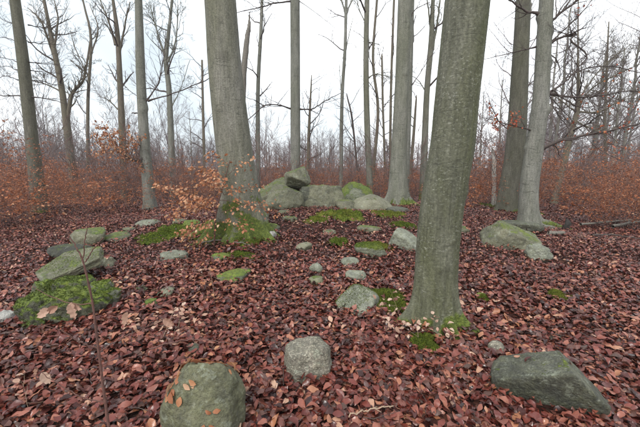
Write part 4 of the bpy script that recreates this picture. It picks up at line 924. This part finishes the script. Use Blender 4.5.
a.build('stem', M['twig_red'], r_); b = MB(); flush(b, l, 0, rg); b.build('foliage', M['orange_leaf'], r_, kind='stuff')

# the near bare sapling at left
Y0 = 1.25; base = P(118, 470, Y0); g0 = np.array([base[0] + .06, Y0, float(H(base[0] + .06, Y0))])
r_ = empty('bare_sapling', g0, 'thin reddish bare sapling with a few pale frosted leaves close to the camera at left', 'sapling')
a = MB(); pts = [g0 + [0, 0, -.03], P(112, 440, Y0), P(105, 400, Y0), P(101, 370, Y0), P(96, 330, Y0), P(92, 300, Y0), P(84, 265, Y0), P(80, 254, Y0)]
rg = np.random.default_rng(12)
tube(a, smooth_path(pts, 50) - g0, np.linspace(.0068, .0030, 50) * (1 + .12 * np.sin(np.arange(50) * 1.9)), 9); a.build('stem', M['twig_red'], r_)
def twig(pp, r0, r1, Ys=None):
    m_ = MB(); q = [P(x, y, Y0 + (Ys or 0) * i_ / len(pp)) for i_, (x, y) in enumerate(pp)]; n = len(pp) * 6; c = smooth_path(q, n); c[1:] += rg.normal(0, .0012, (n - 1, 3)); tube(m_, c - g0, np.linspace(r0, r1, n), 6); return m_.build('twig', M['twig_red'], r_)
twig([(81, 256), (72, 240), (64, 228)], .003, .0016); twig([(83, 258), (85, 240), (87, 225), (87, 200)], .0026, .0012); twig([(85, 262), (93, 250), (103, 238)], .0026, .0016)
twig([(97, 348), (80, 342), (60, 330), (38, 325)], .003, .0012, -.1); twig([(99, 352), (118, 340), (140, 330), (165, 318)], .003, .0012, .15)
twig([(105, 402), (85, 398), (60, 385), (35, 368)], .003, .001, -.1); twig([(94, 303), (75, 304), (50, 296), (30, 285)], .0025, .001, .1); twig([(87, 212), (90, 206), (93, 202)], .0012, .0008)
def pale(x, y, ang, L, dy=0):
    # one dry hanging leaf: wavy margin, folded along the midrib, curled at the tip
    nu, nv = 9, 14; u = np.linspace(-1, 1, nu)[None]; v = np.linspace(0, 1, nv)[:, None]
    prof = np.sin(np.pi * v ** .8) ** .8 * .30 * (1 + .10 * np.sin(v * 40) * np.abs(u)); X_ = u * prof
    Z_ = np.abs(u) * prof * rg.uniform(.5, 1.1) + .05 * np.sin(v * 26 + np.sign(u) * 1.2) * np.abs(u) ** 2 + rg.uniform(.2, .5) * (v - .2) ** 2 * (v > .2) + .03 * np.sin(v * 60) * np.abs(u)
    d = np.array([math.sin(ang), .2, -math.cos(ang)]); d /= np.linalg.norm(d); nn = np.array([rg.uniform(-.6, .6), -1, .3]); sd = np.cross(nn, d); sd /= np.linalg.norm(sd); up_ = np.cross(d, sd)
    V = (P(x, y, Y0 + dy) - g0) + L * (X_[..., None] * sd + (v + 0 * u)[..., None] * d + Z_[..., None] * up_)
    i_ = (np.arange(nv - 1)[:, None] * nu + np.arange(nu - 1)[None]).ravel(); m_ = MB(); m_.add(V.reshape(-1, 3), np.stack([i_, i_ + 1, i_ + nu + 1, i_ + nu], -1)); m_.build('leaf', M['pale_leaf'], r_)
for (x, y, an, L) in [(72, 302, .05, .075), (72, 303, .9, .045), (58, 306, -1.0, .05), (50, 309, -.9, .06), (128, 312, -.2, .06), (38, 368, -.4, .04), (163, 319, .9, .05), (42, 372, .3, .06)]: pale(x, y, an, L)

# small seedlings with pale leaves
def seedling(px, py, hpx, label, n=14, leafm='pale_leaf', seed=1, wide=1.0):
    g_ = G(px, py); g_[2] = float(H(g_[0], g_[1])); h = hpx / F * dep(g_); r_ = empty('beech_seedling', g_, label, 'seedling'); rg = np.random.default_rng(seed)
    a, l = MB(), []; sapling(a, l, (0, 0, 0), h, rg, nb=6, nl=n / 6, spread=.75 * wide, leafL=(.035, .06), r=.003, k=4); a.build('stem', M['twig_tan'], r_); b = MB(); flush(b, l, 0, rg); b.build('foliage', M[leafm], r_, kind='stuff')
seedling(420, 345, 34, 'seedling with pale tan leaves at the left foot of the nearest beech', 46, 'pale_leaf', 1, 1.5)
seedling(402, 322, 26, 'seedling with pale tan leaves over the moss beside nearest beech', 34, 'pale_leaf', 2, 1.5)
seedling(180, 332, 40, 'pale dry seedling in leaves above the large rounded stone', 14, 'pale_leaf', 3)
seedling(240, 345, 36, 'sparse seedling with orange leaves left of the granite stone', 16, 'orange_leaf', 4)
seedling(30, 410, 40, 'pale leaved seedling at the lower left corner', 12, 'pale_leaf', 5)
seedling(160, 345, 40, 'thin seedling stalk with pale leaves left of the rounded stone', 12, 'pale_leaf', 6)
seedling(215, 300, 46, 'orange leaved seedling in front of the slanting mossy slab', 30, 'orange_leaf', 7)
seedling(452, 345, 16, 'tiny seedling with tan leaves before the nearest beech', 12, 'pale_leaf', 8)
seedling(600, 400, 16, 'tiny pale seedling right of the dark wedge stone', 7, 'pale_leaf', 9)
seedling(120, 300, 30, 'small orange seedling right of the mossy pile', 14, 'orange_leaf', 10)

# fallen sticks
def stick(pts, w0, w1, label, mat='deadgrey', up=.03, seed=1):
    W_ = [G(a, b) for a, b in pts]; o_ = W_[0]; rg = np.random.default_rng(seed)
    W_ = np.array([q + [0, 0, up] for q in W_]); n = len(pts) * 6; c = smooth_path(W_, n); c += rg.normal(0, .006, c.shape); d = dep(o_)
    m_ = MB(); tube(m_, c - o_, np.linspace(w0, w1, n) / F * d / 2, 7)
    ln = np.linalg.norm(W_[-1] - W_[0])
    for q in range(4):
        i_ = rg.integers(2, n - 2); dd = c[i_ + 1] - c[i_]; dd /= np.linalg.norm(dd); tube(m_, smooth_path([c[i_] - o_, c[i_] - o_ + (dd + rg.normal(0, .5, 3) * [1, 1, .4]) * ln * .12], 3), [w1 / F * d / 3, .003, .002], 4)
    o = m_.build('fallen_branch', M[mat]); o.location = o_; o['label'] = label; o['category'] = 'branch'
stick([(580, 230), (605, 227), (645, 223)], 2.4, 1.6, 'long grey fallen branch along the right clearing edge', up=.12, seed=1)
stick([(612, 231), (630, 227), (650, 224)], 3, 2, 'thicker fallen branch cut by the right edge of the picture', up=.1, seed=2)
stick([(590, 238), (612, 238), (640, 242)], 2, 1.2, 'dark fallen branch below the long one at right', 'twig_dark', .06, 3)
stick([(548, 236), (556, 236), (563, 235)], 5, 3.5, 'short dark log end right of the right beech root', 'deadgrey', .05, 4)
stick([(241, 392), (242, 405), (241, 440)], 2.2, 1.6, 'pale tan stalk lying beside the large rounded stone', 'twig_tan', .06, 5)
stick([(348, 424), (370, 418), (392, 413)], 1.6, 1.2, 'thin pale twig at the bottom centre among the leaves', 'twig_tan', .05, 6)
stick([(150, 362), (190, 352), (232, 358)], 1.6, .8, 'thin pinkish twig arching over the large rounded stone', 'twig_red', .10, 7)
stick([(200, 246), (222, 243), (250, 248)], 1.6, 1, 'thin grey stick in the leaves before the mossy beech', 'deadgrey', .05, 8)
# the little black stump
g_ = G(566, 230); m_ = MB(); tube(m_, [(0, 0, -.1), (0.01, 0, .06), (.02, 0, .13), (.0, 0, .2)], [.07, .06, .07, .03], 9); V = m_.v[0]; m_.v[0] = V + np.random.default_rng(3).normal(0, .012, V.shape)
o = m_.build('rotten_stump', M['char']); o.location = g_; o['label'] = 'small black rotten stump right of the right beech'; o['category'] = 'stump'

# ------------------------------------------------------------------ leaf litter
rg = np.random.default_rng(2024)
def scatter(n, y0, y1, half_px):
    # uniform over the wedge in front of the camera with a margin on both sides
    y = np.sqrt(rg.uniform(y0 ** 2, y1 ** 2, n)); x = rg.uniform(-1, 1, n) * (half_px / F * y + .8)
    return x, y
def litter_field(n, y0, y1, hp, z1, Lr, tilt):
    x, y = scatter(n, y0, y1, hp); keep = np.ones(n, bool)
    for (ex, ey, rx, ry, pr) in EXC:
        ins = ((x - ex) / rx) ** 2 + ((y - ey) / ry) ** 2 < 1; keep &= ~(ins & (rg.uniform(size=n) < pr))
    x, y = x[keep], y[keep]; n = len(x)
    z = H(x, y) + rg.uniform(0, 1, n) * z1
    a = rg.uniform(0, 2 * math.pi, n); al = np.stack([np.cos(a), np.sin(a), rg.normal(0, tilt, n)], -1)
    nr_ = np.stack([rg.normal(0, tilt, n), rg.normal(0, tilt, n), np.ones(n)], -1); nr_[rg.uniform(size=n) < .35] *= -1
    L = rg.uniform(*Lr, n); b = np.stack([x, y, z], -1) - al * L[:, None] / 2
    return b, al, nr_, L
m = MB()
b, al, nr_, L = litter_field(22000, .9, 4.6, 345, .050, (.038, .092), .34)
dist = np.linalg.norm(b - EYE, axis=1); vx = 320 + F * b[:, 0] / ((b - EYE) @ FWD); vy = 213.5 - F * ((b - EYE) @ UPV) / ((b - EYE) @ FWD)
score = dist + 10 * ((vx < 5) | (vx > 635) | (vy > 422) | (vy < 250)) - 14 * (b[:, 2] - H(b[:, 0], b[:, 1]))
order = np.argsort(score); pick = order[:300]; rest = order[300:]
leaves(m, b[rest], al[rest], nr_[rest], L[rest], rg.uniform(.40, .62, len(rest)), 0, rg)
b0, al0, nr0, L0 = litter_field(15000, .9, 4.6, 345, .012, (.05, .09), .12); leaves(m, b0, al0, nr0, L0, rg.uniform(.45, .7, len(L0)), 1, rg, curl=.5)
b0, al0, nr0, L0 = litter_field(5200, .9, 2.7, 345, .05, (.04, .09), .34); leaves(m, b0, al0, nr0, L0, rg.uniform(.42, .62, len(L0)), 0, rg)
b2, al2, nr2, L2 = litter_field(52000, 4.4, 9.5, 345, .05, (.042, .082), .38); leaves(m, b2, al2, nr2, L2, rg.uniform(.42, .64, len(L2)), 1, rg)
b3, al3, nr3, L3 = litter_field(56000, 9.2, 20, 340, .05, (.055, .10), .35); leaves(m, b3, al3, nr3, L3, rg.uniform(.5, .7, len(L3)), 2, rg)
m.build('leaf_litter', M['litter'], floor_, kind='stuff')
lm = []
for k in range(14):
    mm = MB(); leaves(mm, np.array([[0, -.5, 0.]]), np.array([[0, 1., 0]]), np.array([[0, 0, 1.]]), [1.0], [rg.uniform(.42, .62)], 0, rg); lm.append(mm.mesh('fallen_leaf', M['litter']))
for n_, i_ in enumerate(pick):
    o = bpy.data.objects.new('fallen_leaf', lm[n_ % 14]); C.objects.link(o); o.parent = floor_
    y_ = al[i_] / np.linalg.norm(al[i_]); x_ = np.cross(y_, nr_[i_]); x_ /= np.linalg.norm(x_); z_ = np.cross(x_, y_); s = L[i_]; c = b[i_] + al[i_] * s / 2
    o.matrix_local = Matrix(((x_[0] * s, y_[0] * s, z_[0] * s, c[0]), (x_[1] * s, y_[1] * s, z_[1] * s, c[1]), (x_[2] * s, y_[2] * s, z_[2] * s, c[2]), (0, 0, 0, 1)))

# leaves drifted against stones and trunks
m = MB(); xs_, zs_ = [], []
for (ex, ey, rx, ry, pr) in EXC:
    if pr < .7 or ey > 8.5 or rx > .9: continue
    n = int(230 * (rx + ry) * (1 if ey < 5 else .6)); a = rg.uniform(0, 2 * math.pi, n); k = rg.uniform(1.0, 1.32, n)
    x = ex + rx * k * np.cos(a); y = ey + ry * k * np.sin(a); keep = np.ones(n, bool)
    xs_.append(np.stack([x, y, H(x, y) + rg.uniform(.02, .075, n) * np.clip(1.5 - k, .2, .5) * 2 * min(1, rx * 6)], -1))
p_ = np.vstack(xs_); n = len(p_); a = rg.uniform(0, 2 * math.pi, n); al = np.stack([np.cos(a), np.sin(a), rg.normal(0, .4, n)], -1); L = rg.uniform(.04, .085, n)
leaves(m, p_ - al * L[:, None] / 2, al, np.stack([rg.normal(0, .45, n), rg.normal(0, .45, n), np.ones(n)], -1), L, rg.uniform(.5, .7, n), 1, rg)
m.build('drifted_leaves', M['litter'], floor_, kind='stuff')
m = MB()
for k in range(420):
    y = math.sqrt(rg.uniform(1.5, 90)); x = rg.uniform(-1, 1) * y * 1.0; a = rg.uniform(0, 6.28); l = rg.uniform(.08, .35); c, s_ = math.cos(a) * l, math.sin(a) * l; q = []
    for t_ in np.linspace(0, 1, 5): X1, Y1 = x + c * t_, y + s_ * t_; q.append((X1, Y1, float(H(X1, Y1)) + .045))
    q = np.array(q) + rg.normal(0, .008, (5, 3)); tube(m, q, np.linspace(.0032, .0014, 5), 4)
m.build('twig_debris', M['twig_dark'], floor_, kind='stuff')

# ------------------------------------------------------------------ haze
hm = bpy.data.materials.new('woodland_mist'); hm.use_nodes = True; nt = hm.node_tree; nt.nodes.clear()
oo = nt.nodes.new('ShaderNodeOutputMaterial'); pv = nt.nodes.new('ShaderNodeVolumePrincipled'); pv.inputs['Density'].default_value = .0011; pv.inputs['Color'].default_value = (.97, .98, 1, 1); pv.inputs['Anisotropy'].default_value = .2
nt.links.new(pv.outputs[0], oo.inputs['Volume'])
zz = Z.min() - 1.0
V = [(a, b_, c) for c in (zz, 26) for b_ in (-70, 350) for a in (-340, 340)]
m = MB(); m.add(V, [(0, 2, 3, 1), (4, 5, 7, 6), (0, 1, 5, 4), (2, 6, 7, 3), (0, 4, 6, 2), (1, 3, 7, 5)]); m.build('haze', hm, None, False, kind='stuff')
